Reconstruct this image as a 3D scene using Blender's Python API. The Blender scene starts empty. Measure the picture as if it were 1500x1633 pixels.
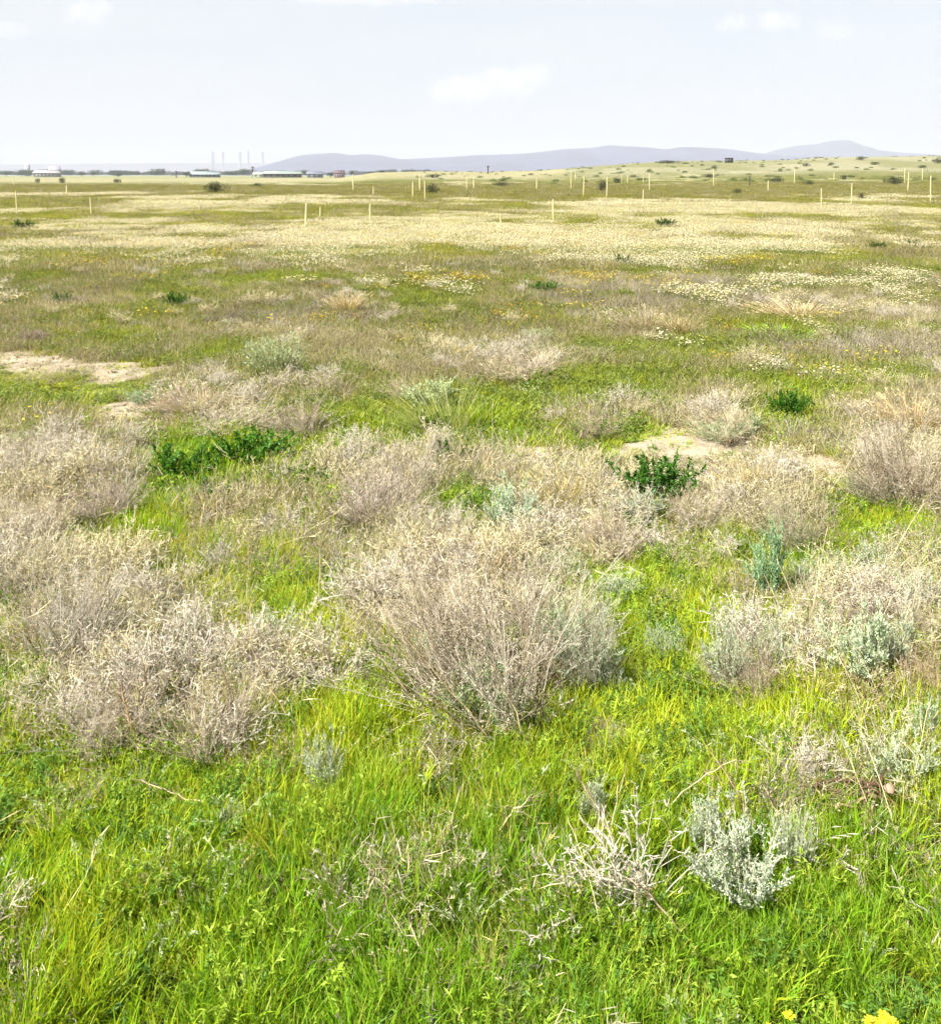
import bpy, math, random
import numpy as np
from mathutils import Vector

RNG = np.random.default_rng(7)
random.seed(7)
R = math.radians
sc = bpy.context.scene
COL = sc.collection

# ------------------------------------------------------------------ camera
F = 1472.0                     # focal length in photo pixels (photo 1500 x 1633)
CX, CY = 750.0, 816.5
CAMH = 1.60
HOR = 279.0                    # photo row of the true horizon
P = R(3.5)                      # the stakes stand upright in the photo: nearly level camera, lens shifted down
PY = HOR + F * math.tan(P)     # photo row of the optical axis
cam_d = bpy.data.cameras.new('camera')
cam_d.sensor_fit = 'HORIZONTAL'; cam_d.sensor_width = 36.0
cam_d.lens = F / 1500.0 * 36.0
cam_d.shift_y = (PY - CY) / 1500.0
cam_d.clip_start = 0.05; cam_d.clip_end = 40000
cam = bpy.data.objects.new('camera', cam_d); COL.objects.link(cam)
cam.location = (0, 0, CAMH); cam.rotation_euler = (R(90) - P, 0, 0)
sc.camera = cam

# ------------------------------------------------------------------ light
SUN_EL, SUN_AZ = R(51), R(-122)         # azimuth measured clockwise from +Y (view direction)
sd = Vector((math.sin(SUN_AZ) * math.cos(SUN_EL), math.cos(SUN_AZ) * math.cos(SUN_EL), math.sin(SUN_EL)))
sun_d = bpy.data.lights.new('sun', 'SUN'); sun_d.energy = 4.8; sun_d.angle = R(0.53); sun_d.color = (1.0, 0.955, 0.88)
sun = bpy.data.objects.new('sun', sun_d); COL.objects.link(sun)
sun.rotation_euler = (-sd).to_track_quat('-Z', 'Y').to_euler(); sun.location = (-20, -10, 40)

w = bpy.data.worlds.new('World'); sc.world = w; w.use_nodes = True
nt = w.node_tree; nt.nodes.clear()
class NB:
    """small node builder"""
    def __init__(s, nt): s.nt = nt
    def n(s, t, **kw):
        nd = s.nt.nodes.new(t)
        for k, v in kw.items(): setattr(nd, k, v)
        return nd
    def set(s, sock, v):
        if hasattr(v, 'is_output') or hasattr(v, 'links'): s.nt.links.new(v, sock)
        else: sock.default_value = v
    def m(s, op, a, b=None, c=None, clamp=False):
        nd = s.n('ShaderNodeMath', operation=op); nd.use_clamp = clamp
        s.set(nd.inputs[0], a)
        if b is not None: s.set(nd.inputs[1], b)
        if c is not None: s.set(nd.inputs[2], c)
        return nd.outputs[0]
    def ss(s, x, a, b):
        nd = s.n('ShaderNodeMapRange', interpolation_type='SMOOTHSTEP')
        s.set(nd.inputs['Value'], x); nd.inputs['From Min'].default_value = a; nd.inputs['From Max'].default_value = b
        return nd.outputs[0]
    def mix(s, f, a, b, mode='MIX'):
        nd = s.n('ShaderNodeMix', data_type='RGBA', blend_type=mode)
        s.set(nd.inputs[0], f); s.set(nd.inputs[6], a); s.set(nd.inputs[7], b)
        return nd.outputs[2]
    def noise(s, vec, scale, detail=4, rough=0.55, dist=0.0):
        nd = s.n('ShaderNodeTexNoise'); nd.inputs['Scale'].default_value = scale
        nd.inputs['Detail'].default_value = detail; nd.inputs['Roughness'].default_value = rough
        nd.inputs['Distortion'].default_value = dist
        s.set(nd.inputs['Vector'], vec); return nd.outputs['Fac']

b = NB(nt)
sky = b.n('ShaderNodeTexSky', sky_type='NISHITA'); sky.sun_disc = False
sky.sun_elevation = SUN_EL; sky.sun_rotation = SUN_AZ
sky.air_density = 1.0; sky.dust_density = 2.5; sky.ozone_density = 1.0
tc = b.n('ShaderNodeTexCoord'); sep = b.n('ShaderNodeSeparateXYZ'); nt.links.new(tc.outputs['Generated'], sep.inputs[0])
X, Y, Z = sep.outputs
# thin high veil: noise on the direction projected to a high layer
zc = b.m('MAXIMUM', Z, 0.02)
den = b.m('ADD', zc, 0.12)
comb = b.n('ShaderNodeCombineXYZ'); b.set(comb.inputs[0], b.m('DIVIDE', X, den)); b.set(comb.inputs[1], b.m('MULTIPLY', b.m('DIVIDE', Y, den), 2.2))
veil_n = b.noise(comb.outputs[0], 0.55, 6, 0.6, 0.6)
veil = b.m('ADD', b.m('MULTIPLY', b.ss(veil_n, 0.3, 0.75), 0.20), 0.72)
VEILC = (4.27, 4.38, 4.48, 1)
veiled = b.mix(veil, sky.outputs[0], VEILC)
# a few small puffs of cumulus; azimuth and elevation as tangents
yy = b.m('MAXIMUM', Y, 0.05)
azt = b.m('DIVIDE', X, yy); elt = b.m('DIVIDE', Z, yy)
def sky_ae(px, py):
    u, v = (px - CX) / F, (PY - py) / F
    fy = math.cos(P) + v * math.sin(P); fz = v * math.cos(P) - math.sin(P)
    return u / fy, fz / fy
wn = b.noise(tc.outputs['Generated'], 22.0, 5, 0.62)
wn2 = b.noise(tc.outputs['Generated'], 75.0, 3, 0.6)
tot = None
for px, py, rx, ry, st in [(142, 20, 54, 24, .75), (1228, 34, 78, 20, .72), (768, 146, 100, 26, .62), (800, 130, 48, 22, .6),
                           (852, 118, 30, 22, .5), (1335, 50, 34, 12, .35), (8, 48, 46, 14, .4), (560, -6, 130, 16, .4),
                           (80, 245, 90, 8, .2), (2100, 60, 120, 26, .7), (-560, 90, 110, 24, .7), (300, -260, 160, 40, .7), (1300, -300, 180, 45, .7)]:
    a0, e0 = sky_ae(px, py)
    a1 = a0 + rx / F; e1 = ry / F
    da = b.m('DIVIDE', b.m('SUBTRACT', azt, a0), rx / F * 1.06)
    de = b.m('DIVIDE', b.m('SUBTRACT', elt, e0), ry / F)
    # flat base, domed top
    r2 = b.m('ADD', b.m('MULTIPLY', da, da), b.m('MULTIPLY', de, de))
    val = b.m('SUBTRACT', 1.0, r2)
    val = b.m('ADD', val, b.m('MULTIPLY', b.m('SUBTRACT', wn, 0.5), 4.2))
    val = b.m('ADD', val, b.m('MULTIPLY', b.m('SUBTRACT', wn2, 0.5), 1.4))
    c = b.m('MULTIPLY', b.ss(val, -0.15, 1.1), st)
    tot = c if tot is None else b.m('MAXIMUM', tot, c)
front = b.m('GREATER_THAN', Y, 0.05)
tot = b.m('MULTIPLY', tot, front)
cl = b.mix(tot, veiled, (5.3, 5.2, 5.1, 1))
bg = b.n('ShaderNodeBackground'); bg.inputs['Strength'].default_value = 0.062
nt.links.new(cl, bg.inputs['Color'])
wo = b.n('ShaderNodeOutputWorld'); nt.links.new(bg.outputs[0], wo.inputs['Surface'])

sc.view_settings.view_transform = 'Standard'; sc.view_settings.look = 'None'
sc.view_settings.exposure = 1.75; sc.view_settings.gamma = 1.0
sc.view_settings.use_curve_mapping = False
sc.cycles.use_adaptive_sampling = True; sc.cycles.adaptive_threshold = 0.03; sc.cycles.adaptive_min_samples = 24
sc.cycles.max_bounces = 6; sc.cycles.diffuse_bounces = 4; sc.cycles.transmission_bounces = 3
sc.cycles.volume_bounces = 0; sc.cycles.glossy_bounces = 2; sc.cycles.transparent_max_bounces = 8
sc.cycles.use_denoising = True; sc.cycles.denoiser = 'OPENIMAGEDENOISE'; sc.cycles.denoising_input_passes = 'RGB_ALBEDO_NORMAL'

# ------------------------------------------------------------------ helpers: numbers
def lin(c):
    c = np.asarray(c, float) / 255.0
    return np.where(c <= 0.04045, c / 12.92, ((c + 0.055) / 1.055) ** 2.4)
KA = 0.36
def S(r, g, bl, k=KA):                     # sunlit look -> surface albedo
    return lin((r, g, bl)) * k
def smooth(x, a, c):
    t = np.clip((x - a) / (c - a), 0, 1); return t * t * (3 - 2 * t)
def _hash(ix, iy, s):
    h = (ix.astype(np.int64) * 374761393 + iy.astype(np.int64) * 668265263 + s * 1274126177) & 0xffffffff
    h = ((h ^ (h >> 13)) * 1274126177) & 0xffffffff
    h = h ^ (h >> 16)
    return (h & 0xffffff) / float(0xffffff)
def vn(x, y, s=0):
    x = np.asarray(x, float); y = np.asarray(y, float)
    ix = np.floor(x); iy = np.floor(y); fx = x - ix; fy = y - iy
    fx = fx * fx * (3 - 2 * fx); fy = fy * fy * (3 - 2 * fy)
    a = _hash(ix, iy, s); bb = _hash(ix + 1, iy, s); c = _hash(ix, iy + 1, s); d = _hash(ix + 1, iy + 1, s)
    return (a * (1 - fx) + bb * fx) * (1 - fy) + (c * (1 - fx) + d * fx) * fy
def fbm(x, y, s=0, o=4):
    v = 0; a = 0.5; t = 0
    x = np.asarray(x, float); y = np.asarray(y, float)
    for k in range(o):
        v = v + a * vn(x * 2 ** k + 17.3 * k, y * 2 ** k - 9.1 * k, s + k); t += a; a *= 0.55
    return v / t

def ray(px, py):
    u, v = (px - CX) / F, (PY - py) / F
    return u, math.cos(P) + v * math.sin(P), v * math.cos(P) - math.sin(P)
def row_of(Y):                              # photo row of a ground point at forward distance Y
    Y = np.maximum(np.asarray(Y, float), 0.4)
    fy = Y * math.cos(P) + CAMH * math.sin(P)
    v = (-CAMH * math.cos(P) + Y * math.sin(P)) / fy
    return PY - v * F
def col_of(X, Y):
    Y = np.maximum(np.asarray(Y, float), 0.4)
    fy = Y * math.cos(P) + CAMH * math.sin(P)
    return CX + F * X / fy

SAND = [(35, 577, 55, 11, 1.1), (150, 590, 95, 13, 1.0), (90, 606, 80, 9, .7), (212, 656, 70, 12, 1.0), (150, 640, 50, 8, .6), (1095, 718, 100, 22, 1.2),
        (1310, 748, 40, 14, 1.0), (1320, 775, 36, 12, .6), (860, 728, 50, 12, .7), (1000, 735, 60, 12, .5), (215, 680, 20, 6, .7), (60, 660, 40, 8, .4),
        (30, 606, 50, 8, .6), (1240, 735, 60, 12, .5), (640, 722, 30, 8, .3)]
def blobs(L, px, rw):
    v = np.zeros_like(px)
    for x, y, rx, ry, s in L:
        d2 = ((px - x) / rx) ** 2 + ((rw - y) / ry) ** 2
        v = np.maximum(v, s * np.exp(-d2 * 0.9))
    return v
# skyline of the low grassy rise on the right, measured at 420 m
_rp = np.array([(540, 279), (600, 275), (700, 273), (780, 274), (860, 272), (920, 267.5), (1000, 261.5), (1060, 257.5), (1110, 257),
                (1160, 257), (1250, 256), (1300, 252.5), (1400, 251), (1500, 249.5), (1700, 248), (2000, 252)], float)
_ra = np.array([ray(p, q)[0] / ray(p, q)[1] for p, q in _rp])
_rz = np.array([CAMH + 420 * math.hypot(1, 0) * ray(p, q)[2] / ray(p, q)[1] for p, q in _rp]); _rz[0] = 0
def ground(X, Y):
    X = np.asarray(X, float); Y = np.asarray(Y, float)
    D = np.hypot(X, Y)
    z = 0.10 * (fbm(X / 1.3, Y / 1.3, 3) - 0.5) + 0.03 * (fbm(X / 0.3, Y / 0.3, 9, 3) - 0.5)
    z = z + 0.5 * (fbm(X / 22, Y / 22, 21, 3) - 0.5) * smooth(D, 15, 80) * (1 - smooth(D, 300, 900) * .5)
    z = z + .03 * np.where((Y > 4) & (Y < 12), np.clip(blobs(SAND, col_of(X, Y), row_of(Y)), 0, 1), 0)
    az = X / np.maximum(Y, 1e-3)
    prof = np.interp(az, _ra, _rz) * (Y > 0)
    prof = prof * (1 - smooth(az, 1.2, 3.0))
    s = smooth(Y, 110, 420) * (1 - smooth(Y, 430, 900))
    return z + prof * s
def on_ground(px, py):                      # where the sight line through a photo point meets the ground
    dx, dy, dz = ray(px, py)
    t0 = 0.3; prev = None
    for t in np.geomspace(0.8, 3000, 1500):
        g = float(ground(dx * t, dy * t)); z = CAMH + dz * t
        if z <= g:
            lo, hi = prev or t0, t
            for _ in range(18):
                mid = (lo + hi) / 2
                if CAMH + dz * mid <= float(ground(dx * mid, dy * mid)): hi = mid
                else: lo = mid
            return Vector((dx * hi, dy * hi, float(ground(dx * hi, dy * hi)))), hi
        prev = t
    t = 430 / dy
    return Vector((dx * t, 430, float(ground(dx * t, 430)))), t

# ------------------------------------------------------------------ helpers: meshes
class MB:
    def __init__(s): s.V = []; s.T = []; s.C = []; s.n = 0
    def add(s, V, T, C):
        V = np.asarray(V, float).reshape(-1, 3); T = np.asarray(T, int).reshape(-1, 3)
        C = np.asarray(C, float)
        if C.ndim == 1: C = np.tile(C, (len(V), 1))
        s.V.append(V); s.T.append(T + s.n); s.C.append(C[:, :3]); s.n += len(V); return s
    def mesh(s, name, mat=None, smooth_=False):
        V = np.concatenate(s.V); T = np.concatenate(s.T); C = np.concatenate(s.C)
        me = bpy.data.meshes.new(name)
        me.vertices.add(len(V)); me.vertices.foreach_set('co', V.astype(np.float32).ravel())
        me.loops.add(len(T) * 3); me.loops.foreach_set('vertex_index', T.astype(np.int32).ravel())
        me.polygons.add(len(T)); me.polygons.foreach_set('loop_start', np.arange(0, len(T) * 3, 3, dtype=np.int32))
        me.update(calc_edges=True)
        a = me.color_attributes.new('Col', 'FLOAT_COLOR', 'POINT')
        a.data.foreach_set('color', np.hstack([C, np.ones((len(C), 1))]).astype(np.float32).ravel())
        if smooth_: me.polygons.foreach_set('use_smooth', np.ones(len(T), bool))
        if mat: me.materials.append(mat)
        return me

def ribbon(mb, Pn, W, side, C):
    """Pn (n,k,3) centre lines, W (n,k) widths, side (n,3), C (n,3) or (n,k,3)"""
    n, k, _ = Pn.shape
    sv = side[:, None, :] * (W / 2)[:, :, None]
    V = np.stack([Pn - sv, Pn + sv], 2)            # n,k,2,3
    base = (np.arange(n) * k * 2)[:, None]
    j = np.arange(k - 1)[None, :] * 2
    a = base + j
    T = np.stack([np.stack([a, a + 1, a + 3], -1), np.stack([a, a + 3, a + 2], -1)], 2)
    if C.ndim == 2: C = np.repeat(C[:, None, :], k, 1)
    Cv = np.repeat(C[:, :, None, :], 2, 2)
    # last triangle of a pointed tip is degenerate: drop it
    T = T.reshape(n, (k - 1) * 2, 3)
    if np.all(W[:, -1] < 1e-6): T = T[:, :-1]
    mb.add(V.reshape(-1, 3), T.reshape(-1, 3), Cv.reshape(-1, 3))
def tube(mb, Pn, Rn, C, sides=3):
    n, k, _ = Pn.shape
    t = np.gradient(Pn, axis=1); t /= np.linalg.norm(t, axis=2, keepdims=True) + 1e-9
    ref = np.where(np.abs(t[..., 2:3]) > 0.9, np.array([1., 0, 0]), np.array([0, 0, 1.]))
    a = np.cross(t, ref); a /= np.linalg.norm(a, axis=2, keepdims=True) + 1e-9
    bb = np.cross(t, a)
    vs = []
    for q in range(sides):
        an = 2 * math.pi * q / sides
        vs.append(Pn + (a * math.cos(an) + bb * math.sin(an)) * Rn[:, :, None])
    V = np.stack(vs, 2)
    base = (np.arange(n) * k * sides)[:, None, None]; j = (np.arange(k - 1) * sides)[None, :, None]
    q = np.arange(sides)[None, None, :]; q2 = (q + 1) % sides
    A = base + j + q; B = base + j + q2; Cc = A + sides; Dd = B + sides
    T = np.stack([np.stack([A, B, Dd], -1), np.stack([A, Dd, Cc], -1)], 3)
    if C.ndim == 2: C = np.repeat(C[:, None, :], k, 1)
    mb.add(V.reshape(-1, 3), T.reshape(-1, 3), np.repeat(C[:, :, None, :], sides, 2).reshape(-1, 3))
def unit(v): return v / (np.linalg.norm(v, axis=-1, keepdims=True) + 1e-9)
def rnd(n, a=0., c=1.): return RNG.uniform(a, c, n)
def grow(base, d, L, k, bend=0.0, up=0.0, wob=0.0):
    """curved centre lines: start base (n,3), direction d (n,3), length L (n,)"""
    n = len(base); Pn = np.zeros((n, k, 3)); Pn[:, 0] = base; cur = d.copy()
    bd = RNG.normal(size=(n, 3)) * bend
    for i in range(1, k):
        cur = cur + bd / k + np.array([0, 0, up / k]) + RNG.normal(size=(n, 3)) * wob
        cur = unit(cur)
        Pn[:, i] = Pn[:, i - 1] + cur * (L / (k - 1))[:, None]
    return Pn
def along(Pn, i, t):
    """point and direction on line i (idx array) at parameter t"""
    k = Pn.shape[1]; f = t * (k - 1); j = np.minimum(f.astype(int), k - 2); fr = (f - j)[:, None]
    a = Pn[i, j]; c = Pn[i, j + 1]
    return a * (1 - fr) + c * fr, unit(c - a)
def cvar(base, n, v=0.18, hue=0.06):
    return np.clip(np.asarray(base)[None, :] * (1 + RNG.normal(size=(n, 1)) * v) * (1 + RNG.normal(size=(n, 3)) * hue), 0.004, 0.9)

def tag(o, label=None, cat=None, group=None, kind=None):
    if label: o['label'] = label
    if cat: o['category'] = cat
    if group: o['group'] = group
    if kind: o['kind'] = kind
    return o
def link(name, me, parent=None):
    o = bpy.data.objects.new(name, me); COL.objects.link(o)
    if parent: o.parent = parent
    return o
def empty(name, loc=(0, 0, 0), rz=0, scale=(1, 1, 1)):
    o = bpy.data.objects.new(name, None); COL.objects.link(o); o.location = loc; o.rotation_euler = (0, 0, rz); o.scale = scale
    o.empty_display_size = 0.1
    return o

# ------------------------------------------------------------------ materials
def plant_mat(name, transl=0.35, rough=0.55, inst=True, spec=0.25, ttint=(1.15, 1.1, 0.6)):
    m = bpy.data.materials.new(name); m.use_nodes = True; nt = m.node_tree; nt.nodes.clear(); b = NB(nt)
    at = b.n('ShaderNodeAttribute', attribute_name='Col')
    c = at.outputs['Color']
    if inst:
        ti = b.n('ShaderNodeAttribute', attribute_name='tint', attribute_type='INSTANCER')
        c = b.mix(1.0, c, ti.outputs['Color'], 'MULTIPLY')
    else:
        oi = b.n('ShaderNodeObjectInfo'); c = b.mix(1.0, c, oi.outputs['Color'], 'MULTIPLY')
    geo = b.n('ShaderNodeNewGeometry')
    nz = b.noise(geo.outputs['Position'], 60, 2, 0.6)
    sc_ = b.m('ADD', b.m('MULTIPLY', nz, 0.5), 0.75)
    cc = b.n('ShaderNodeCombineXYZ'); [b.set(cc.inputs[i], sc_) for i in range(3)]
    c = b.mix(1.0, c, cc.outputs[0], 'MULTIPLY')
    pr = b.n('ShaderNodeBsdfPrincipled'); b.set(pr.inputs['Base Color'], c)
    pr.inputs['Roughness'].default_value = rough; pr.inputs['Specular IOR Level'].default_value = spec
    out = b.n('ShaderNodeOutputMaterial')
    if transl > 0:
        tr = b.n('ShaderNodeBsdfTranslucent')
        b.set(tr.inputs['Color'], b.mix(1.0, c, (*ttint, 1), 'MULTIPLY'))
        mx = b.n('ShaderNodeMixShader'); mx.inputs[0].default_value = transl
        nt.links.new(pr.outputs[0], mx.inputs[1]); nt.links.new(tr.outputs[0], mx.inputs[2]); nt.links.new(mx.outputs[0], out.inputs[0])
    else: nt.links.new(pr.outputs[0], out.inputs[0])
    return m
M_grass = plant_mat('grass_blade', 0.42, 0.5)
M_dry = plant_mat('dry_straw', 0.25, 0.7, ttint=(1.1, 1.05, .9))
M_forb = plant_mat('forb_leaf', 0.35, 0.6)
M_petal = plant_mat('petal', 0.3, 0.7, ttint=(1, 1, .9))
M_twig = plant_mat('dry_twig', 0.15, 0.8, inst=False, ttint=(1.05, 1.0, .95))
M_bark = plant_mat('dry_stem', 0.0, 0.85, inst=False)
M_sage = plant_mat('silver_leaf', 0.22, 0.75, inst=False, ttint=(1.0, 1.05, .85))
M_leaf = plant_mat('green_leaf', 0.35, 0.5, inst=False)
M_wildpetal = plant_mat('yellow_petal', 0.3, 0.6, inst=False, ttint=(1, 1, .8))

def simple_mat(name, col, rough=0.7, nscale=3.0, amt=0.3, metal=0.0, bump=0.0):
    m = bpy.data.materials.new(name); m.use_nodes = True; nt = m.node_tree; nt.nodes.clear(); b = NB(nt)
    tc = b.n('ShaderNodeTexCoord'); nz = b.noise(tc.outputs['Object'], nscale, 5, 0.6)
    lo = tuple(np.array(col) * (1 - amt)) + (1,); hi = tuple(np.clip(np.array(col) * (1 + amt), 0, .85)) + (1,)
    pr = b.n('ShaderNodeBsdfPrincipled'); b.set(pr.inputs['Base Color'], b.mix(b.ss(nz, .3, .7), lo, hi))
    pr.inputs['Roughness'].default_value = rough; pr.inputs['Metallic'].default_value = metal
    if bump:
        bp = b.n('ShaderNodeBump'); bp.inputs['Strength'].default_value = bump; bp.inputs['Distance'].default_value = 0.01
        b.set(bp.inputs['Height'], nz); nt.links.new(bp.outputs[0], pr.inputs['Normal'])
    out = b.n('ShaderNodeOutputMaterial'); nt.links.new(pr.outputs[0], out.inputs[0])
    return m

# ------------------------------------------------------------------ what grows where (fields over the ground)
GREEN = [(235, 845, 70, 50, .9), (330, 905, 150, 60, .55), (600, 1110, 110, 80, .9), (340, 740, 100, 55, .8), (1245, 522, 95, 16, .95),
         (1400, 532, 110, 12, .7), (700, 680, 60, 50, .7), (1255, 655, 45, 40, .8), (950, 625, 90, 30, .5), (200, 545, 80, 22, .6),
         (640, 475, 70, 20, .6), (90, 635, 130, 26, .6), (1290, 900, 70, 40, .6), (430, 445, 110, 14, .6), (60, 1080, 70, 50, .5),
         (440, 1010, 90, 50, .5), (1100, 1180, 160, 80, .6), (1400, 850, 80, 40, .5), (230, 500, 80, 14, .4), (1050, 560, 140, 16, .35),
         (1400, 600, 120, 24, .45), (560, 690, 60, 40, .3), (640, 800, 60, 50, .2), (900, 1290, 150, 90, .5), (1360, 800, 50, 30, .4),
         (60, 440, 90, 12, .3), (430, 900, 80, 70, .5), (470, 780, 120, 30, .35), (150, 1290, 150, 60, .5), (350, 560, 70, 20, .4), (480, 990, 100, 80, .7), (620, 1170, 150, 60, .9), (420, 880, 120, 60, .6), (560, 1330, 200, 50, .6), (1000, 1240, 160, 60, .5), (1120, 1010, 60, 60, .5), (560, 900, 60, 60, .4), (780, 660, 80, 30, .6), (1000, 960, 50, 60, .4)]
DRY = [(330, 640, 140, 40, .6), (70, 800, 120, 80, .7), (90, 940, 130, 70, .7), (600, 760, 100, 80, .6), (740, 960, 190, 110, .6),
       (1430, 710, 120, 80, .6), (1150, 660, 100, 45, .5), (800, 570, 150, 30, .6), (200, 1110, 200, 70, .6), (1250, 800, 120, 60, .5),
       (1350, 960, 170, 80, .5), (1290, 1070, 140, 70, .5), (1290, 490, 90, 16, .7), (900, 860, 150, 60, .5),
       (1100, 760, 120, 40, .5), (950, 780, 120, 50, .4), (420, 860, 60, 30, .3), (1250, 1250, 70, 50, .5), (500, 640, 80, 50, .5),
       (1080, 900, 90, 60, .4), (1430, 500, 90, 14, .5), (560, 470, 60, 20, .4)]
YEL = [(700, 452, 60, 10, .6), (885, 405, 60, 9, .9), (985, 455, 70, 10, .6), (510, 515, 60, 10, .6), (1180, 420, 50, 8, .3), (640, 395, 200, 10, .5),
       (380, 400, 120, 10, .5), (1300, 590, 130, 24, .3), (830, 520, 90, 16, .35), (690, 535, 40, 8, .4), (170, 420, 80, 10, .4)]
WHT = [(1226, 599, 28, 9, 1.1), (1325, 615, 36, 6, .9), (1060, 556, 40, 8, .7), (670, 437, 30, 6, .7), (1450, 495, 50, 7, .25), (1340, 500, 40, 6, .3),
       (1120, 440, 90, 10, .2), (1270, 520, 20, 4, .9)]
def fields(X, Y):
    rw = row_of(Y); px = col_of(X, Y)
    n1 = fbm(X / 0.55 + 5, Y / 0.55, 31, 4); n2 = fbm(X / 2.3, Y / 2.6, 41, 4); n3 = fbm(X / 11., Y / 9., 51, 5)
    far = smooth(Y, 20, 60)
    dry = np.interp(rw, [285, 300, 345, 430, 450, 560, 700, 900, 1000, 1150, 1250, 1400, 1633], [.45, .2, .14, .40, .62, .64, .54, .48, .42, .32, .20, .11, .08])
    qn = 1 - .55 * smooth(rw, 1080, 1250)
    dry = dry - .05 + 1.9 * qn * (n1 - .5) * (1 - far * .6) + 1.4 * qn * (n2 - .5) + .55 * blobs(DRY, px, rw) - 1.15 * blobs(GREEN, px, rw)
    flow = np.interp(rw, [282, 290, 300, 312, 330, 344, 352, 405, 424, 440, 470, 600, 700, 900], [.15, .1, .12, .40, .46, .48, .55, .60, .40, .08, .16, .06, .0, .0])
    nn = .55 * fbm(X / 4., Y / 4.5, 61, 4) + .45 * fbm(X / .7, Y / 1.1, 65, 4); nn = .5 + (nn - .5) * 3.3
    nf = .5 + (.6 * fbm(X / 14., Y / 16., 71, 4) + .4 * fbm(X / 3.0, Y / 4.5, 75, 4) - .5) * 3.2
    nmix = nn * (1 - far) + nf * far
    # two green swathes without flowers
    sw = np.exp(-((rw - 334 - 3 * np.sin(px / 170)) / 6.5) ** 2) * smooth(px, 380, 560) * (1 - smooth(px, 800, 1000))
    sw = np.maximum(sw, np.exp(-((rw - 304 + 2 * np.sin(px / 210)) / 7.5) ** 2) * .9)
    sw = np.maximum(sw, np.exp(-((rw - 326) / 9) ** 2) * (1 - smooth(px, 130, 240)) * .9)
    flow = np.clip(smooth(nmix + (flow - .5) * .95 - sw * .6 - .16 * (fbm(X / 9., Y / 3.2, 66, 3) > .56) * (rw > 340), .38, .64), 0, 1) * smooth(rw, 283, 300) + blobs(WHT, px, rw)
    flow = np.clip(flow, 0, 1) * (1 - smooth(rw, 800, 900))
    sand = 1.15 * blobs([(a_, b_, c_ * 1.3, d_ * 1.25, e_) for a_, b_, c_, d_, e_ in SAND], px, rw) + 2.4 * (fbm(X / .4, Y / .4, 81, 5) - .5) * (blobs(SAND, px, rw) > .12)
    yel = blobs(YEL, px, rw) + .5 * (n1 - .5) * (blobs(YEL, px, rw) > .1)
    lum = fbm(X / .9 + 3, Y / .9, 91, 4)
    return dict(rw=rw, px=px, dry=np.clip(dry, 0, 1), flow=flow, sand=np.clip(sand, 0, 1.2), yel=np.clip(yel, 0, 1), n1=n1, n2=n2, n3=n3, lum=lum, far=far)

# ------------------------------------------------------------------ ground
def lerp(a, c, t): return a * (1 - t[:, None]) + c * t[:, None]
def ground_colour(X, Y):
    f = fields(X, Y); rw = f['rw']; n = len(X)
    soil = np.tile(S(112, 96, 66), (n, 1)); green = np.tile(S(92, 96, 36), (n, 1)); litter = np.tile(S(136, 120, 90), (n, 1))
    near = lerp(lerp(green * .6, soil * .75, np.full(n, .35)), litter, f['dry'] * .8)  # soil and turf tones, darkened to deepen the shade between blades
    olive = lerp(np.tile(S(108, 112, 40), (n, 1)), np.tile(S(138, 144, 54), (n, 1)), smooth(f['lum'], .35, .65))
    brown = np.tile(S(160, 150, 100), (n, 1))
    fr = lerp(olive, brown, np.clip(f['dry'] * 1.1 - .1, 0, 1))
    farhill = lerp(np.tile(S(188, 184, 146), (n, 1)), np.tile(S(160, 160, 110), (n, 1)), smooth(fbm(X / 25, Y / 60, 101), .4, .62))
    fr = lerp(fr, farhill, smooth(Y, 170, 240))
    bei = np.exp(-((rw - 286.5) / 3.2) ** 2)
    fr = lerp(fr, np.tile(S(198, 190, 140), (n, 1)), np.clip(bei, 0, 1) * .8 * (col_of(X, Y) < 900))
    c = lerp(near, fr, smooth(Y, 9, 22))
    cream = np.tile(S(222, 217, 176, .44), (n, 1))
    c = lerp(c, cream, f['flow'] * smooth(Y, 8, 24) * .9)
    sandc = np.tile(S(232, 214, 184, .37), (n, 1)) * (.75 + .5 * fbm(X / .16, Y / .16, 211, 3))[:, None]
    c = lerp(c, sandc, smooth(f['sand'], .35, .6))
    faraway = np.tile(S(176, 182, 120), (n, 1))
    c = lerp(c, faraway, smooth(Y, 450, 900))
    back = lerp(near, np.tile(S(150, 150, 80), (n, 1)), smooth(np.hypot(X, Y), 8, 30))
    c = np.where((Y < 0.5)[:, None], back, c)
    return np.clip(c, .005, .8)
rad = np.concatenate([[0.0], np.geomspace(0.35, 60, 430), np.geomspace(61.2, 9800, 190)])
ang = np.concatenate([np.linspace(-34, 34, 420), np.linspace(34, 326, 60)[1:-1]]) * math.pi / 180
A, Rr = np.meshgrid(ang, rad)
GX = (np.sin(A) * Rr).ravel(); GY = (np.cos(A) * Rr).ravel()
GZ = ground(GX, GY)
nr, na = len(rad), len(ang)
i = np.arange(nr - 1)[:, None] * na; j = np.arange(na)[None, :]; j2 = (j + 1) % na
q = np.stack([i + j, i + j2, i + na + j2, i + na + j], -1).reshape(-1, 4)
T = np.concatenate([q[:, [0, 1, 2]], q[:, [0, 2, 3]]])[:, ::-1]
gm = bpy.data.materials.new('steppe_soil'); gm.use_nodes = True; nt = gm.node_tree; nt.nodes.clear(); b = NB(nt)
at = b.n('ShaderNodeAttribute', attribute_name='Col'); geo = b.n('ShaderNodeNewGeometry')
pos = geo.outputs['Position']
v1 = b.noise(pos, 9.0, 5, .7); v2 = b.noise(pos, 1.3, 6, .7); v3 = b.noise(pos, .22, 7, .75)
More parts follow.
